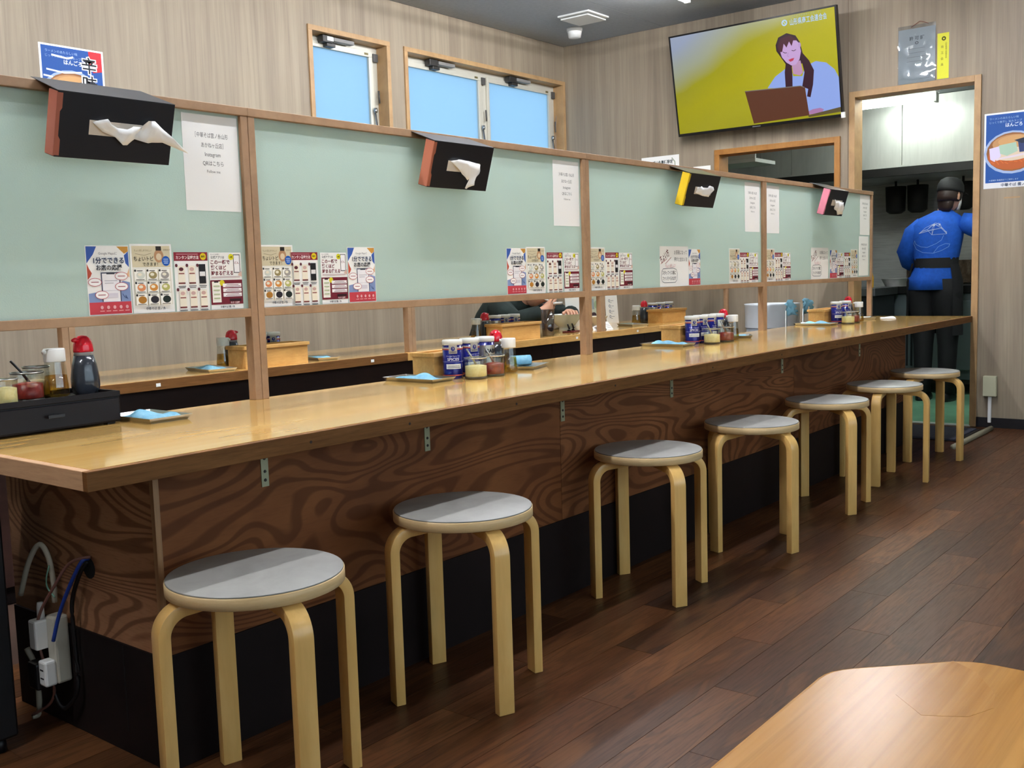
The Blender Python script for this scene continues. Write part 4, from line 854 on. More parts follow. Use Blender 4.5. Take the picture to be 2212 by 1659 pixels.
def can_print(kind):
    if kind == 'b':
        ops = [rr_(-50, 96, 50, 100, 'c05a4a'), rr_(-50, 101, 50, 104, 'cfc8ba'), rr_(-13, 84, 13, 113, 'a9a49a'), ('e', 0, 100, 6, 7.5, '182478'), ('t', 'GABAN', 0, 87, 7, '2b2c50', 'c', .03, 22), ('t', 'Ground Spice for', 0, 74, 6.5, 'c8c4d4', 'c', 0, 44), ('t', 'SPICES', 0, 61, 13, 'd8d4dc', 'c', .02, 46), rr_(-40, 57, 40, 58, 'a8a6c4'), rr_(-22, 34, 24, 50, 'e2e0dc'), rr_(-16, 43, 18, 44.5, '5a5a66'), rr_(-18, 38, 20, 39.5, '5a5a66'), rr_(-50, 12, 50, 15, 'c05a4a')]
    else:
        ops = [rr_(-50, 30, 50, 100, M_cansilver), ('t', 'GABAN', 0, 74, 18, '1b1b26', 'c', .05, 64), rr_(-50, 20, 50, 26, 'c05a4a'), ('t', 'PEPPER', 0, 54, 10, '3a3a42', 'c', .02), rr_(14, 36, 20, 60, 'd8d4cc')]
    # split wide bars so that they follow the can
    out = []
    for o in ops:
        if o[0] == 'r' and o[3]-o[1] > 12:
            k = int((o[3]-o[1])/8)+1; w_ = (o[3]-o[1])/k; out += [('r', o[1]+w_*q, o[2], o[1]+w_*(q+1), o[4], o[5]) for q in range(k)]
        else: out.append(o)
    return design('printed_label', out, bend=wrap)
CANP = {k: can_print(k) for k in 'bs'}
CB = B().lathe([(CANR-.001, 0), (CANR, .002), (CANR, CANH-.014)], 28).mesh('body', M_canblue); CL = B().lathe([(CANR+.0012, CANH-.016), (CANR+.0016, CANH-.003), (CANR-.0005, CANH)], 28).mesh('lid', M_white)
def can(p, kind, label, rz=0):
    t = thing('spice_can', label, 'can', p, rz, 'spice cans with white lids'); obj('body', CB, t); obj('lid', CL, t); obj('printed_label', CANP[kind], t); return t
def chopbox(p, rz, label, L=.27, Wd=.1, Hh=.085, lift=True):
    """root at the end-face front corner; runs along +x and +y"""
    t = thing('chopstick_box', label, 'box', p, rz, 'wooden chopstick boxes'); k = .006
    for nm, a in (('side_panel', (0, 0, 0, L, k, Hh-.014)), ('side_panel', (0, Wd-k, 0, L, Wd, Hh-.014)), ('end_panel', (0, k, 0, k, Wd-k, Hh-.014)), ('end_panel', (L-k, k, 0, L, Wd-k, Hh-.014)), ('bottom', (k, k, 0, L-k, Wd-k, .006))): B().box(*a).build(nm, M_boxwood, t, .0008)
    e = .007
    B().box(-e, -e, Hh-.014, L+e, k, Hh).build('rim_strip', M_boxwood, t, .002); B().box(-e, Wd-k, Hh-.014, L+e, Wd+e, Hh).build('rim_strip', M_boxwood, t, .002)
    B().box(-e, k, Hh-.014, k+.004, Wd-k, Hh).build('rim_strip', M_boxwood, t, .002); B().box(L-k, k, Hh-.014, L+e, Wd-k, Hh).build('rim_strip', M_boxwood, t, .002)
    B().box(k+.004, k, Hh-.011, L-k, Wd-k, Hh-.006).build('lid', M_boxwood, t, .001)
    return t
def tray_mesh(L, D, h=.013, fl=.009):
    b = B(); a, c = L/2, D/2
    o = [(-a, -c), (a, -c), (a, c), (-a, c)]; i = [(-a+fl, -c+fl), (a-fl, -c+fl), (a-fl, c-fl), (-a+fl, c-fl)]
    b.add([(x, y, h) for x, y in o]+[(x, y, 0) for x, y in i]+[(x*.99, y*.99, h) for x, y in o]+[(x*.985, y*.985, .0012) for x, y in i],
          [(0, 1, 5, 4), (1, 2, 6, 5), (2, 3, 7, 6), (3, 0, 4, 7), (7, 6, 5, 4), (8, 12, 13, 9), (9, 13, 14, 10), (10, 14, 15, 11), (11, 15, 12, 8), (12, 15, 14, 13), (0, 8, 9, 1), (1, 9, 10, 2), (2, 10, 11, 3), (3, 11, 8, 0)])
    return b.mesh('tray', M_steel, .0006)
def tray(p, rz, L, D, label):
    o = obj('tray', tray_mesh(L, D)); o.location = p; o.rotation_euler = (0, 0, rz); return tag(o, label, 'tray', 'stainless oshibori trays')
def towel(p, rz, w, d, label, seed=1, hh=.016):
    rnd = random.Random(seed); ph = [rnd.random()*6 for _ in range(4)]
    hf = lambda x, y: .0015+hh*max(0, (.45+.35*math.sin(x*55+ph[0]+2*math.sin(y*40+ph[1]))+.3*math.sin(y*70+x*30+ph[2])))*max(0, 1-(abs(x)/(w/2))**6)*max(0, 1-(abs(y)/(d/2))**6)
    o = wavy('towel', w, d, hf, 18, 12, M_towel); o.location = p; o.rotation_euler = (0, 0, rz); return tag(o, label, 'towel', 'blue hand towels')
def roll(p, rz, L, r, label):
    t = thing('towel', label, 'towel', p, rz, 'blue hand towels')
    b = B(); rings = []; n = 40
    prof = [((r*(1-.62*k/n))*math.cos(4.2*math.pi*k/n), r+(r*(1-.62*k/n))*math.sin(4.2*math.pi*k/n)) for k in range(n+1)]
    outer = prof; inner = [(x*.9, r+(z-r)*.9) for x, z in prof[::-1]]
    ring = outer+inner
    b.loft([[(x, yy, max(.0, z)) for x, z in ring] for yy in (-L/2, -L/4, 0, L/4, L/2)], 0, True)
    b.build('rolled_cloth', M_towel, t); return t

# ================================================================== LAID PLACES
PB = 'below the brown-ended tissue box'; PC = 'below the yellow-ended tissue box'; PD = 'below the pink-ended tissue box'
PE = 'on the rear counter behind the first stud'; PF = 'on the rear counter beside the diner'; PG = 'on the rear counter beyond the diner'
def cx(px, y, z): return (colx(px, y, z), y, HC)
# caddy end (A)
xr = colx(262, .565, .74); x0 = .062
t = thing('drawer_caddy', 'long black lacquer caddy with a drawer at the counter end', 'caddy', (0, 0, HC))
B().box(x0, .57, .004, xr, .75, .068).build('carcass', M_caddy, t, .002)
b = B()
for a in ((x0, .565, xr, .572), (x0, .748, xr, .755), (x0, .572, x0+.007, .748), (xr-.007, .572, xr, .748)): b.box(a[0], a[1], .066, a[2], a[3], .08)
b.build('top_rim', M_caddy, t, .0015)
dw = B().box(x0+.006, .562, .008, xr-.006, .571, .062).build('drawer_front', M_caddy, t, .002)
hx = colx(118, .56, .74); B().box(hx-.02, .549, .034, hx+.02, .554, .042).box(hx-.008, .553, .036, hx+.008, .563, .041).build('handle', M_black, dw, .001)
for x in (x0+.02, xr-.02):
    for y in (.59, .73) if False else (.59, .66): B().box(x-.01, y-.01, 0, x+.01, y+.01, .005).build('foot', M_black, t)
ZA = HC+.068; ya = .675
def ca_(px, y): return (colx(px, y, ZA+.06), y, ZA)
soy(ca_(183, .672), R(15), 'red-capped soy bottle standing on the black caddy')
vinegar(ca_(120, .668), R(10), 'white-capped vinegar bottle standing on the black caddy')
jar(ca_(58, .662), M_chili, 'chili paste jar with a dark spoon on the black caddy', spoon='b', r=.036)
jar(ca_(10, .60), M_garlic, 'grated garlic jar on the black caddy', spoon=False, r=.026, h=.064)
jar(ca_(78, .715), mat('sesame', 'b0956a', .7), 'pale seasoning jar behind the chili jar on the caddy', spoon=False, r=.03, h=.078)
o = towel(ca_(8, .705), 0, .06, .06, 'grey striped cloth bundle at the back of the black caddy', 9, .05); o.data.materials[0] = grain('grey_cloth', [(.3, '6f6f73'), (.7, 'a5a4a4')], (90, 90, 90), (300, 300, 300), .9)
tray((.478, .56, HC), R(90), .19, .12, 'steel tray with a blue towel tucked beside the black caddy')
towel((.482, .56, HC+.002), R(90), .15, .09, 'blue towel on the tray beside the black caddy', 2)
# place B
def place_set(P, cans, kinds, g, ch, vn, sy, bx, tr, soyz=.73, ycan=.513):
    for q, (px, kd) in enumerate(zip(cans, kinds)):
        nm = ['first', 'second', 'third', 'fourth'][q]
        can(cx(px, ycan-(.012 if len(cans) > 3 else 0), HC+.1), kd, f'{nm} {"blue" if kd == "b" else "silver and blue"} spice can from the chopstick box {P}', R(-45+q*25))
    jar(cx(g, .437, HC+.04), M_garlic, f'jar of pale grated garlic {P}')
    jar(cx(ch, .44, HC+.04), M_chili, f'jar of dark red chili paste {P}')
    vinegar(cx(vn, .452, HC+.06), R(-60), f'white-capped vinegar bottle {P}')
    soy(cx(sy, .60 if sy > 1800 else .522, HC+.1), R(10), f'red-capped soy bottle {P}')
    chopbox(cx(bx, .562, HC+.04), 0, f'wooden chopstick box {P}', .31, .098)
    x, y = cx(tr, .57, HC+.01)[:2]; tray((x, y, HC), R(90), .225, .112, f'steel towel tray beside the chopstick box {P}')
    towel((x, y, HC+.002), R(90), .17, .085, f'blue towel lying on the tray {P}', int(px), .018)
place_set(PB, (977, 1014, 1047), 'bbs', 1028, 1066, 1099, 1071, 938, 905)
place_set(PC, (1495, 1513, 1531, 1549), 'bbbs', 1538, 1568, 1583, 1562, 1469, 1442, ycan=.53)
place_set(PD, (1807, 1826), 'bb', 1832, 1843, 1855, 1832, 1781, 1762, ycan=.52)
p = on(1140, 795, 2, HC); tray((p.x, p.y, HC), R(20), .17, .11, f'steel tray holding a rolled towel {PB}'); q = on(1128, 792, 2, HC); roll((q.x+.005, q.y+.01, HC+.0025), R(60), .075, .02, f'rolled blue towel on its tray {PB}')
p = on(1598, 729, 2, HC); tray((p.x, p.y, HC), R(30), .17, .11, f'small steel tray past the vinegar bottle {PC}'); towel((p.x, p.y, HC+.002), R(30), .12, .07, f'pale towel on the small tray past the vinegar bottle {PC}', 21, .01)
p = on(1868, 689, 2, HC); tray((p.x, p.y, HC), R(30), .17, .11, f'small steel tray past the vinegar bottle {PD}')
q = on(1918, 688, 2, HC); o = towel((q.x, q.y, HC), R(20), .16, .09, 'crumpled white cloth on the counter end before the doorway', 31, .008); o.data.materials[0] = M_tissue; o['group'] = 'cloths'
# rear counter places
def rear_set(P, cans, vn, sy, bx, L, ybox=1.575):
    for q2, px in enumerate(cans): can(cx(px, ybox+.17, HC+.1), 's' if q2 == 0 else 'b', f'{["first", "second", "third"][q2]} spice can from the soy bottle {P}', R(-30))
    if vn: vinegar(cx(vn, ybox+.155, HC+.08), R(120), f'white-capped vinegar bottle {P}')
    if sy: soy(cx(sy, ybox+(.2 if sy < 600 else .17), HC+.1), R(180), f'red-capped soy bottle {P}')
    chopbox(cx(bx, ybox, HC+.04), 0, f'wooden chopstick box {P}', L, .11, .088)
rear_set(PE, (560, 588), 482, 500, 530, .315)
x, y = cx(470, 1.66, HC)[:2]; tray((x-.03, y, HC), R(80), .21, .12, f'steel tray with towel {PE}, caddy side'); towel((x-.025, y, HC+.002), R(80), .16, .09, f'blue towel on the caddy-side tray {PE}', 41)
x, y = cx(696, 1.64, HC)[:2]; tray((x, y, HC), R(70), .16, .1, f'steel tray with towel {PE}, past the chopstick box'); towel((x, y, HC+.002), R(70), .12, .07, f'blue towel on the tray past the box {PE}', 42, .012)
rear_set(PF, (1069, 1089, 1110), 1028, 1047, 1086, .32)
rear_set(PG, (1410, 1427, 1444), 1374, 1391, 1431, .31, 1.66)
x, y = cx(1388, 1.70, HC)[:2]; tray((x-.12, y, HC), R(60), .21, .12, f'steel tray {PG}')
# diner's things
p = (colx(1184, 1.62, .72), 1.62, HC)
t = thing('water_glass', 'hazy plastic tumbler of water beside the chopstick box near the diner', 'glass', p)
B().lathe([(.029, 0), (.031, .003), (.039, .145), (.0375, .145), (.029, .006)], 24, cap=False).build('tumbler', M_cup, t); B().lathe([(.028, .005), (.0325, .055)], 24).build('water', thin_glass('water', 'd6d8dc', .08), t)
bp = Vector((colx(1222, 1.93, .74), 1.93, HC))
t = thing('ramen_bowl', 'large pale ramen bowl in front of the diner', 'bowl', bp)
B().lathe([(.042, 0), (.043, .014), (.055, .022), (.088, .062), (.1, .09), (.102, .092), (.098, .09), (.083, .06), (.05, .026), (.001, .024)], 32, cap=False).build('bowl', mat('bowl_glaze', 'c9cfc8', .25, coat=.4), t)
B().lathe([(.001, .072), (.09, .0725)], 32, cap=False).build('broth', mat('broth', '8a5a2a', .15), t)
bq = Vector((colx(1287, 1.98, .74), 1.98, HC))
t = thing('side_bowl', 'shallow cream side bowl behind the screen stud beside the ramen bowl', 'bowl', bq)
B().lathe([(.03, 0), (.032, .01), (.06, .03), (.078, .058), (.08, .06), (.077, .058), (.056, .03), (.001, .016)], 28, cap=False).build('bowl', mat('cream_glaze', 'ddd3bf', .25, coat=.4), t)
B().lathe([(.001, .04), (.064, .0402)], 28, cap=False).build('food', mat('food_brown', '4a3524', .5), t)
p = (colx(1234, 1.70, .71), 1.70, HC)
t = thing('cutlery_dish', 'small dark red dish holding black spoons before the ramen bowl', 'dish', p, R(20))
B().box(-.07, -.035, 0, .07, .035, .008).build('dish', mat('lacquer_red', '5c1418', .3), t, .003)
for q3, (dx, dy) in enumerate(((-.05, .0), (-.01, .01), (.03, -.004))): B().tube([(dx, dy, .01), (dx+.01, dy, .022), (dx-.012, dy+.004, .048)], [.011, .006, .004], 7).build('spoon', M_black if q3 != 1 else M_steel, t)
p = (colx(1283, 1.60, .71), 1.60, HC)
t = crumple('crumpled_tissue', [(-30, 0), (-24, 26), (-6, 34), (14, 30), (32, 18), (34, 2), (0, 0)], 4, .03, M_tissue, None); t.location = p; tag(t, 'crumpled white tissue ball on the rear counter behind the stud', 'tissue')
def stand(px, y, w, h, dm, label):
    o = obj('table_sign', B().box(0, 0, 0, w, h, .002).mesh('table_sign', M_paper)); tag(o, label, 'sign'); o.location = (colx(px, y, .8), y, HC); o.rotation_euler = (R(85), 0, R(-12))
    if dm: obj('printed_design', dm, o)
ic = []
for q in range(4): ic += [('e', 38, 150-q*36, 9, 10, '6a6a70'), ('e', 38, 150-q*36, 6, 7, 'd6d8dc'), rr_(52, 148-q*36, 78, 151-q*36, '8a8c92'), rr_(40, 136-q*36, 60, 138-q*36, '6a6a70')]
stand(1310, 2.08, .115, .185, design('printed_design', ic, lift=.0022), 'white standing card with a column of round icons on the rear counter')
stand(1275, 2.09, .1, .185, design('printed_design', [rr_(0, 0, 100, 185, 'bfc4b0'), ('e', 66, 130, 22, 26, '9fb08a'), ('e', 36, 60, 24, 20, '4a3a40'), ('e', 70, 40, 14, 12, '6a8a5a'), rr_(26, 100, 44, 170, '93a0a4')], lift=.0022), 'green and grey picture menu standing on the rear counter behind the stud')
stand(1224, 2.09, .13, .19, None, 'plain white standing card on the rear counter behind the ramen bowl')
p = (colx(1311, 1.62, .71), 1.62, HC); o = obj('tent_card', B().add([(0, 0, 0), (.07, 0, 0), (.07, .04, .045), (0, .04, .045), (.07, .08, 0), (0, .08, 0)], [(0, 1, 2, 3), (3, 2, 4, 5)]).mesh('tent_card', M_paper)); o.location = p; tag(o, 'small white tent card on the rear counter under the icon card', 'card')
obj('printed_design', design('printed_design', [rr_(-8, 0, -1, 8, '2a2a2e')]+[rr_(20, 12+q*12, 60, 15+q*12, 'a8a8ac') for q in range(3)], bend=lambda v: (v[0], v[1]*.66, v[1]*.75+.001)), o)
# bin between the counters
bx_ = colx(1668, 1.05, .75)
t = thing('bin', 'pale grey bin with a white liner top between the counters', 'bin', (bx_, 1.05, 0))
B().lathe([(.13, 0), (.14, .01), (.165, .70)], 28).build('body', mat('bin_grey', '8d949c', .45), t)
B().lathe([(.17, .66), (.172, .80), (.176, .81), (.168, .81), (.162, .68)], 28, cap=False).build('liner', mat('liner_white', 'cfd3d8', .35), t)
for px, dz, a, lb in ((1698, .0, .5, 'blue cloth draped over the bin edge, bin side'), (1735, .01, -.5, 'blue cloth draped beside the bin, chopstick box side')):
    gx = colx(px, .80, .8); t = thing('drying_cloth', lb, 'cloth', (gx, .80, 0), 0, 'blue cloths hung to dry')
    ol = [(-88, 75), (-48, 100), (22, 98), (47, 55), (88, 22), (52, 2), (7, 14), (-28, 0), (-58, 40)] if a > 0 else [(-90, 70), (-60, 102), (30, 85), (90, 40), (60, 18), (10, 50), (-30, 10), (-50, 0), (-60, 45)]
    cl_ = crumple('cloth', ol, 5 if a > 0 else 6, .035, M_towel, t, .02); cl_.location = (0, 0, .745)
    B().lathe([(.05, 0), (.05, .01), (.006, .012), (.006, .78)], 12).build('stand', M_steel, t)

# ================================================================== PEOPLE
def skinned(name, nodes, edges, root, m, parent=None, sub=2):
    me = bpy.data.meshes.new(name); me.from_pydata([n[:3] for n in nodes], edges, []); o = bpy.data.objects.new(name, me); COL.objects.link(o)
    o.modifiers.new('skin', 'SKIN'); sv = me.skin_vertices[0].data
    for i, n in enumerate(nodes):
        r = n[3]; sv[i].radius = r if isinstance(r, tuple) else (r, r); sv[i].use_root = (i == root)
    sb = o.modifiers.new('sub', 'SUBSURF'); sb.levels = sub; sb.render_levels = sub
    dg = bpy.context.evaluated_depsgraph_get(); em = bpy.data.meshes.new_from_object(o.evaluated_get(dg)); em.name = name
    bpy.data.objects.remove(o); em.materials.clear(); em.materials.append(m)
    for q in em.polygons: q.use_smooth = True
    return obj(name, em, parent)
class Sk:
    def __init__(s): s.n = []; s.e = []
    def a(s, p, r, par=None):
        s.n.append((*p, r)); i = len(s.n)-1
        if par is not None: s.e.append((par, i))
        return i
    def chain(s, par, pts):
        for p, r in pts: par = s.a(p, r, par)
        return par
def fingers(s, palm, P, d, side, up, curl=.5):
    """five unequal fingers leaving palm index at point P along d"""
    d = Vector(d).normalized(); sd = Vector(side).normalized(); u = Vector(up).normalized(); P = Vector(P)
    for k, L in enumerate((.066, .074, .07, .056)):
        b = P+d*.045+sd*(.027-.018*k); q1 = b+d*L*.45-u*L*.12*curl; q2 = q1+d*L*.33-u*L*.35*curl; q3 = q2+d*L*.2-u*L*.4*curl
        s.chain(palm, [(tuple(b), .009), (tuple(q1), .0085), (tuple(q2), .008), (tuple(q3), .007)])
    b = P+sd*.036+d*.004; s.chain(palm, [(tuple(b), .011), (tuple(b+d*.03+sd*.014-u*.006), .010), (tuple(b+d*.052+sd*.012-u*.018), .008)])
def head(parent, loc, rot, hair_m, hair='short', mask=False, cap=None):
    """head facing local -y, chin down; returns root mesh"""
    b = B(); n, m_ = 20, 14; vs = []; fs = []
    for i in range(m_+1):
        ph = math.pi*i/m_
        for k in range(n):
            th = 2*math.pi*k/n; x, y, z = .074*math.sin(ph)*math.cos(th), .092*math.sin(ph)*math.sin(th), .112*math.cos(ph)
            if z < -.03: f_ = 1-.35*min(1, (-z-.03)/.08); x *= f_; y = y*f_-.012*min(1, (-z-.03)/.05)
            if y < -.05 and abs(x) < .016 and -.04 < z < .02: y -= .016*(1-abs(x)/.016)*(1 if z < -.0 else .5)
            if y < 0 and -.005 < z < .03 and .012 < abs(x) < .045: y += .008
            vs.append((x, y, z))
    for i in range(m_):
        for k in range(n): k2 = (k+1) % n; fs.append((i*n+k, i*n+k2, (i+1)*n+k2, (i+1)*n+k))
    b.add(vs, fs, 0, True); h = b.build('head', M_skin, parent); h.location = loc; h.rotation_euler = rot
    for s in (-1, 1):
        B().lathe([(.001, -.008), (.009, -.004), (.011, 0), (.009, .004), (.001, .008)], 10, 0, (0, 0, 0), True, Matrix.Translation((s*.030, -.078, .012)) @ Matrix.Rotation(R(90), 4, 'X')).build('eye', mat('eye', '2a201c', .2), h)
        B().lathe([(.004, -.03), (.016, -.02), (.018, .01), (.01, .03)], 10, 0, (s*.074, .006, -.004), True, None, .45, 1).build('ear', M_skin, h)
    B().tube([(-.022, -.086, -.056), (0, -.095, -.058), (.022, -.086, -.056)], [.003, .006, .003], 8).build('mouth', mat('lips', 'a86458', .5), h)
    hb = B(); rings = []
    for i in range(9):
        ph = math.pi*.62*i/8; rings.append([(.081*math.sin(ph)*math.cos(t_), .1*math.sin(ph)*math.sin(t_)+.006, .119*math.cos(ph)+(.035*max(0, -math.sin(t_))*(i/8)**2)) for t_ in [2*math.pi*k/20 for k in range(20)]])
    hb.loft(rings, 0, True)
    if hair == 'long': hb.loft([[(.062*s_*math.cos(t_), .042+.038*s_*math.sin(t_), zz) for t_ in [2*math.pi*k/14 for k in range(14)]] for s_, zz in ((1.0, .0), (1.05, -.05), (.95, -.09), (.6, -.12))])
    hb.build('hair', hair_m, h)
    if mask: B().loft([[(sx*x, y, z) for x, y in ((.066, -.03), (.045, -.075), (.015, -.1), (-.015, -.1), (-.045, -.075), (-.066, -.03), (-.06, -.028), (0, -.08), (.06, -.028))] for sx, z in ((1, -.005), (1.02, -.04), (.85, -.09))]).build('mask', M_white, h)
    if cap:
        c = B().loft([[(.086*s_*math.cos(t_), .103*s_*math.sin(t_)+.004, zz) for t_ in [2*math.pi*k/24 for k in range(24)]] for s_, zz in ((1.0, .03), (1.02, .05), (.98, .085), (.82, .115), (.5, .135), (.08, .142))]).build('cap', cap, h)
        B().prism([(-.07, -.08), (-.05, -.135), (-.02, -.158), (.02, -.158), (.05, -.135), (.07, -.08)], .028, .034).build('brim', cap, c)
    return h
# worker in the kitchen, back to the room, facing +x and a little right
KX = 7.08
def kp(px, py): return on(px, py, 0, KX)
wy = kp(2022, 560).y
wk = thing('person', 'kitchen worker in blue shirt, black cap and apron, seen from behind at the stove', 'person', (KX, wy, 0))
def wl(px, py, dx=0): p_ = kp(px, py); return (dx, p_.y-wy, p_.z)
s = Sk()
pel = s.a((0, 0, .84), (.12, .09)); sp = s.a((.0, .0, 1.02), (.10, .08), pel); ch = s.a((.01, -.01, 1.24), (.11, .085), sp); nk = s.a((.02, -.045, 1.40), .05, ch); s.a((.03, -.06, 1.49), .055, nk)
SHL = wl(1988, 478); SHR = wl(2086, 470)
a = s.chain(ch, [((SHL[0], SHL[1]-.01, 1.30), .052), ((.0, wl(1962, 545)[1], 1.10), .042), ((.16, wl(1962, 545)[1]-.03, 1.02), .034), ((.24, wl(1962, 545)[1]-.06, 1.0), .028)])
hp = s.a((.30, wl(1962, 545)[1]-.08, 1.0), .026, a); fingers(s, hp, (.27, wl(1962, 545)[1]-.08, 1.0), (1, -.2, 0), (0, -1, 0), (0, 0, 1))
a = s.chain(ch, [((SHR[0], SHR[1]+.01, 1.32), .052), ((.10, SHR[1]-.17, 1.24), .042), ((.28, SHR[1]-.22, 1.16), .034), ((.36, SHR[1]-.2, 1.14), .028)])
hp = s.a((.42, SHR[1]-.19, 1.13), .026, a); fingers(s, hp, (.39, SHR[1]-.19, 1.13), (1, .1, 0), (0, 1, 0), (0, 0, 1))
for dy in (.09, -.09): s.chain(pel, [((0, dy, .76), (.07, .07)), ((.01, dy, .44), .05), ((-.01, dy, .1), .042), ((.1, dy, .045), .034)])
skinned('body', s.n, s.e, 0, M_skin, wk)
M_blue = grain('blue_shirt', [(.3, '0c4cae'), (.7, '1459c6')], (30, 30, 30), (200, 200, 200), .8, fine=.2, finecol='083a8c', bump=.1)
M_blk = mat('black_cloth', '0c0c10', .8); M_apr = mat('black_apron', '17161a', .75)
def ell(cx_, cy_, z, a_, b_, n=20, wob=0, k0=0): return [(cx_+a_*math.cos(2*math.pi*k/n)*(1+wob*math.sin(3*k+k0)), cy_+b_*math.sin(2*math.pi*k/n)*(1+wob*math.sin(2*k+k0)), z) for k in range(n)]
b = B()
b.loft([ell(0, .02, .84, .15, .185, wob=.03), ell(-.005, .02, .93, .145, .178, wob=.04, k0=1), ell(0, .0, 1.02, .118, .148), ell(0, -.0, 1.10, .128, .165, wob=.03), ell(.0, -.005, 1.22, .135, .185), ell(.0, -.01, 1.32, .12, .19), ell(.008, -.025, 1.375, .095, .15), ell(.015, -.04, 1.41, .065, .085), ell(.02, -.045, 1.425, .056, .062)])
b.tube([(0, SHL[1]-.03, 1.325), (0, SHL[1]+.04, 1.26), (.0, wl(1962, 545)[1]+.01, 1.12), (.05, wl(1962, 545)[1]+.0, 1.06), (.12, wl(1962, 545)[1]-.02, 1.03)], [.07, .082, .076, .074, .066], 14)
b.tube([(0, SHR[1]+.03, 1.335), (.01, SHR[1]-.05, 1.31), (.08, SHR[1]-.16, 1.25), (.16, SHR[1]-.2, 1.21)], [.068, .085, .08, .07], 14)
sh = b.build('shirt', M_blue, wk)
lg = []
zx = lambda px, py: ((2033-px)*.00335*-1*1000, (1.02+(565-py)*.00335)*1000)
def bk(v):   # wrap the print onto the back of the shirt
    yy = -(v[0]); xx = -.139*math.sqrt(max(.05, 1-(yy/.2)**2)); return (xx-v[2], yy-.02, v[1])
rnd = random.Random(3)
cl = [zx(2000, 494), zx(2020, 486), zx(2034, 474), zx(2042, 474), zx(2050, 484), zx(2058, 492), zx(2060, 497), zx(2030, 498)]
for q in range(22):
    i0 = cl[rnd.randrange(8)]; i1 = cl[rnd.randrange(8)]; lg.append(('l', [i0, ((i0[0]+i1[0])/2+rnd.uniform(-8, 8), (i0[1]+i1[1])/2+rnd.uniform(0, 10)), i1], 2.2, 'c4cfe4'))
lg += [('e', *zx(2034, 477), 9, 9, 'c9d4e8'), ('e', *zx(2046, 476), 6, 6, 'dfe6f0'), ('l', [zx(*q) for q in ((2054, 500), (2050, 510), (2040, 517), (2020, 525), (2005, 523), (1993, 517), (1989, 509), (1987, 516), (1994, 528), (2010, 536), (2034, 538), (2050, 533), (2064, 525), (2066, 519), (2058, 518), (2044, 524), (2034, 537))], 2.2, '8fb0e4')]
obj('printed_emblem', design('printed_emblem', lg, lift=.004, step=.0001, bend=bk), sh)
b = B()
for dy in (.088, -.088): b.loft([ell(0, dy*.8+.01, .92, .125, .12), ell(0, dy*.95+.01, .8, .118, .118), ell(0, dy*.98+.005, .7, .105, .104), ell(.005, dy, .62, .095, .088), ell(.01, dy, .42, .075, .07), ell(0, dy, .2, .065, .062), ell(-.005, dy, .06, .062, .058)])
b.build('trousers', M_blk, wk)
b = B(); n = 22
b.loft([ell(0, 0, z, a_, b_, n) for z, a_, b_ in ((1.0, .125, .155), (1.075, .128, .16))], 0, True, False)
b.loft([[(.005+a_*math.cos(t_), .01+b_*math.sin(t_), z) for t_ in [R(-128)+R(256)*k/n for k in range(n+1)]] for z, a_, b_ in ((1.04, .13, .165), (.9, .165, .2), (.72, .16, .2), (.5, .165, .205))], 0, True, False, False)
b.build('apron', M_apr, wk)
for dy in (.088, -.088): B().loft([ell(.04+.0, dy, .0, .13, .05), ell(.04, dy, .025, .132, .052), ell(.03, dy, .06, .1, .045), ell(.0, dy, .09, .05, .04)]).build('shoe', M_black, wk)
hd = kp(2050, 424)
head(wk, (.03, hd.y-wy, hd.z), (R(8), 0, R(68)), mat('dark_hair', '2c1d19', .5), 'long', True, mat('cap_black', '1b1b1d', .65))
# diner at the rear counter, bent over the bowl, facing the room
dn = thing('person', 'diner in a dark green shirt bent over a ramen bowl at the rear counter', 'person', (4.33, 2.56, 0))
s = Sk()
pel = s.a((0, .06, .56), (.14, .11)); sp = s.a((0, .03, .72), (.14, .11), pel); ch = s.a((-.01, -.12, .85), (.13, .1), sp); nk = s.a((-.03, -.25, .90), .05, ch); s.a((-.05, -.31, .93), .055, nk)
bl = (bp.x-4.33, bp.y-2.56)
a = s.chain(ch, [((-.2, -.1, .85), .055), ((-.22, -.32, .75), .042), ((-.12, -.42, .80), .034), ((-.08, -.44, .82), .03)])
hp = s.a((-.065, -.45, .83), .026, a); fingers(s, hp, (-.075, -.445, .828), (.8, -.2, .3), (-.1, -.3, .9), (.2, -1, 0), .9)
a = s.chain(ch, [((.2, -.12, .85), .055), ((.24, -.34, .76), .042), ((.12, -.50, .78), .034), ((bl[0]+.13, bl[1]+.06, .79), .03)])
hp = s.a((bl[0]+.115, bl[1]+.045, .79), .027, a); fingers(s, hp, (bl[0]+.12, bl[1]+.05, .795), (-.6, -.6, .15), (-.5, .6, 0), (.3, .3, 1), .7)
for dx in (-.11, .11): s.chain(pel, [((dx, -.02, .54), .085), ((dx*1.2, -.36, .52), .065), ((dx*1.2, -.34, .12), .045), ((dx*1.2, -.44, .05), .036)])
skinned('body', s.n, s.e, 0, M_skin, dn)
M_dark = grain('dark_green_shirt', [(.3, '121c1a'), (.7, '1c2a26')], (20, 20, 20), (200, 200, 200), .85, fine=.2, finecol='0b1110')
b = B()
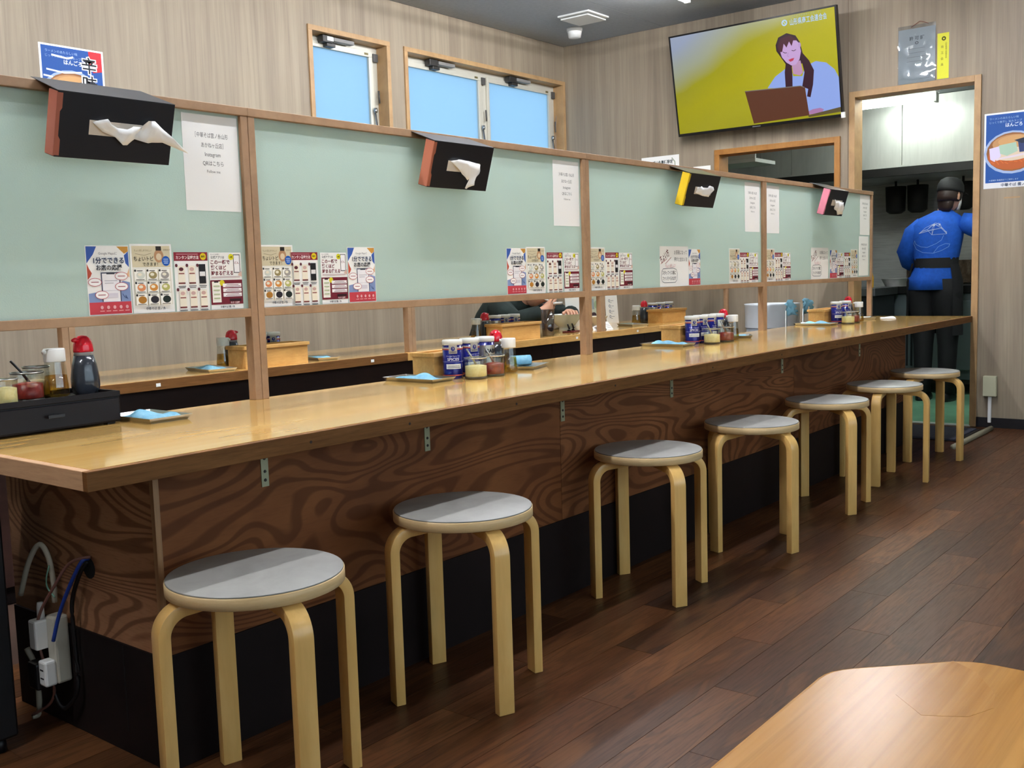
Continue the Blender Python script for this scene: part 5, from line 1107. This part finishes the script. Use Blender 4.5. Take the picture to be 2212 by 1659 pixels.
b.loft([[(cx_+a_*math.cos(t_), cy_+b_*math.sin(t_)*math.cos(tl), z+b_*math.sin(t_)*math.sin(tl)) for t_ in [2*math.pi*k/20 for k in range(20)]] for cx_, cy_, z, a_, b_, tl in ((0, .07, .50, .19, .16, 0), (0, .06, .62, .2, .155, .2), (0, .0, .74, .21, .15, .5), (-.005, -.09, .84, .22, .14, .8), (-.01, -.17, .88, .18, .11, 1.0), (-.025, -.235, .90, .075, .065, 1.1))])
b.tube([(-.14, -.11, .86), (-.215, -.16, .84), (-.235, -.31, .755), (-.17, -.385, .78), (-.12, -.42, .80)], [.075, .078, .064, .055, .046], 14)
b.tube([(.14, -.13, .86), (.215, -.18, .84), (.25, -.33, .765), (.17, -.45, .78), (bl[0]+.18, bl[1]+.1, .785)], [.075, .078, .064, .055, .046], 14)
b.build('shirt', M_dark, dn)
b = B()
for dx in (-.11, .11): b.tube([(dx*.8, .08, .55), (dx, -.05, .55), (dx*1.2, -.36, .53), (dx*1.2, -.37, .46), (dx*1.2, -.345, .1)], [.1, .1, .078, .07, .06], 14)
b.build('trousers', M_blk, dn)
for dx in (-.132, .132): B().loft([ell(dx, -.40, 0, .05, .13), ell(dx, -.40, .03, .052, .132), ell(dx, -.37, .07, .045, .09), ell(dx, -.34, .1, .04, .045)]).build('shoe', M_black, dn)
head(dn, (-.055, -.345, .945), (R(30), 0, R(22)), mat('black_hair', '14110f', .5))
t = thing('soup_spoon', "white soup spoon lifted to the diner's mouth", 'spoon', (4.33-.015, 2.56-.475, .845), R(60))
B().loft([[(x_*k_, y_, z_) for x_, z_ in ((.022, .018), (.018, .004), (0, 0), (-.018, .004), (-.022, .018), (-.019, .018), (0, .004), (.019, .018))] for k_, y_ in ((.5, -.035), (1, -.015), (1, .012), (.5, .03)) for z0_ in (0,)]).build('bowl', M_white, t); B().tube([(0, .025, .014), (0, .06, .03), (0, .085, .04)], [.008, .006, .006], 8).build('handle', M_white, t)
dup(st0, (4.33, 2.64, 0), R(10), 'grey-topped birch stool under the diner at the rear counter', 'stools at the rear counter')
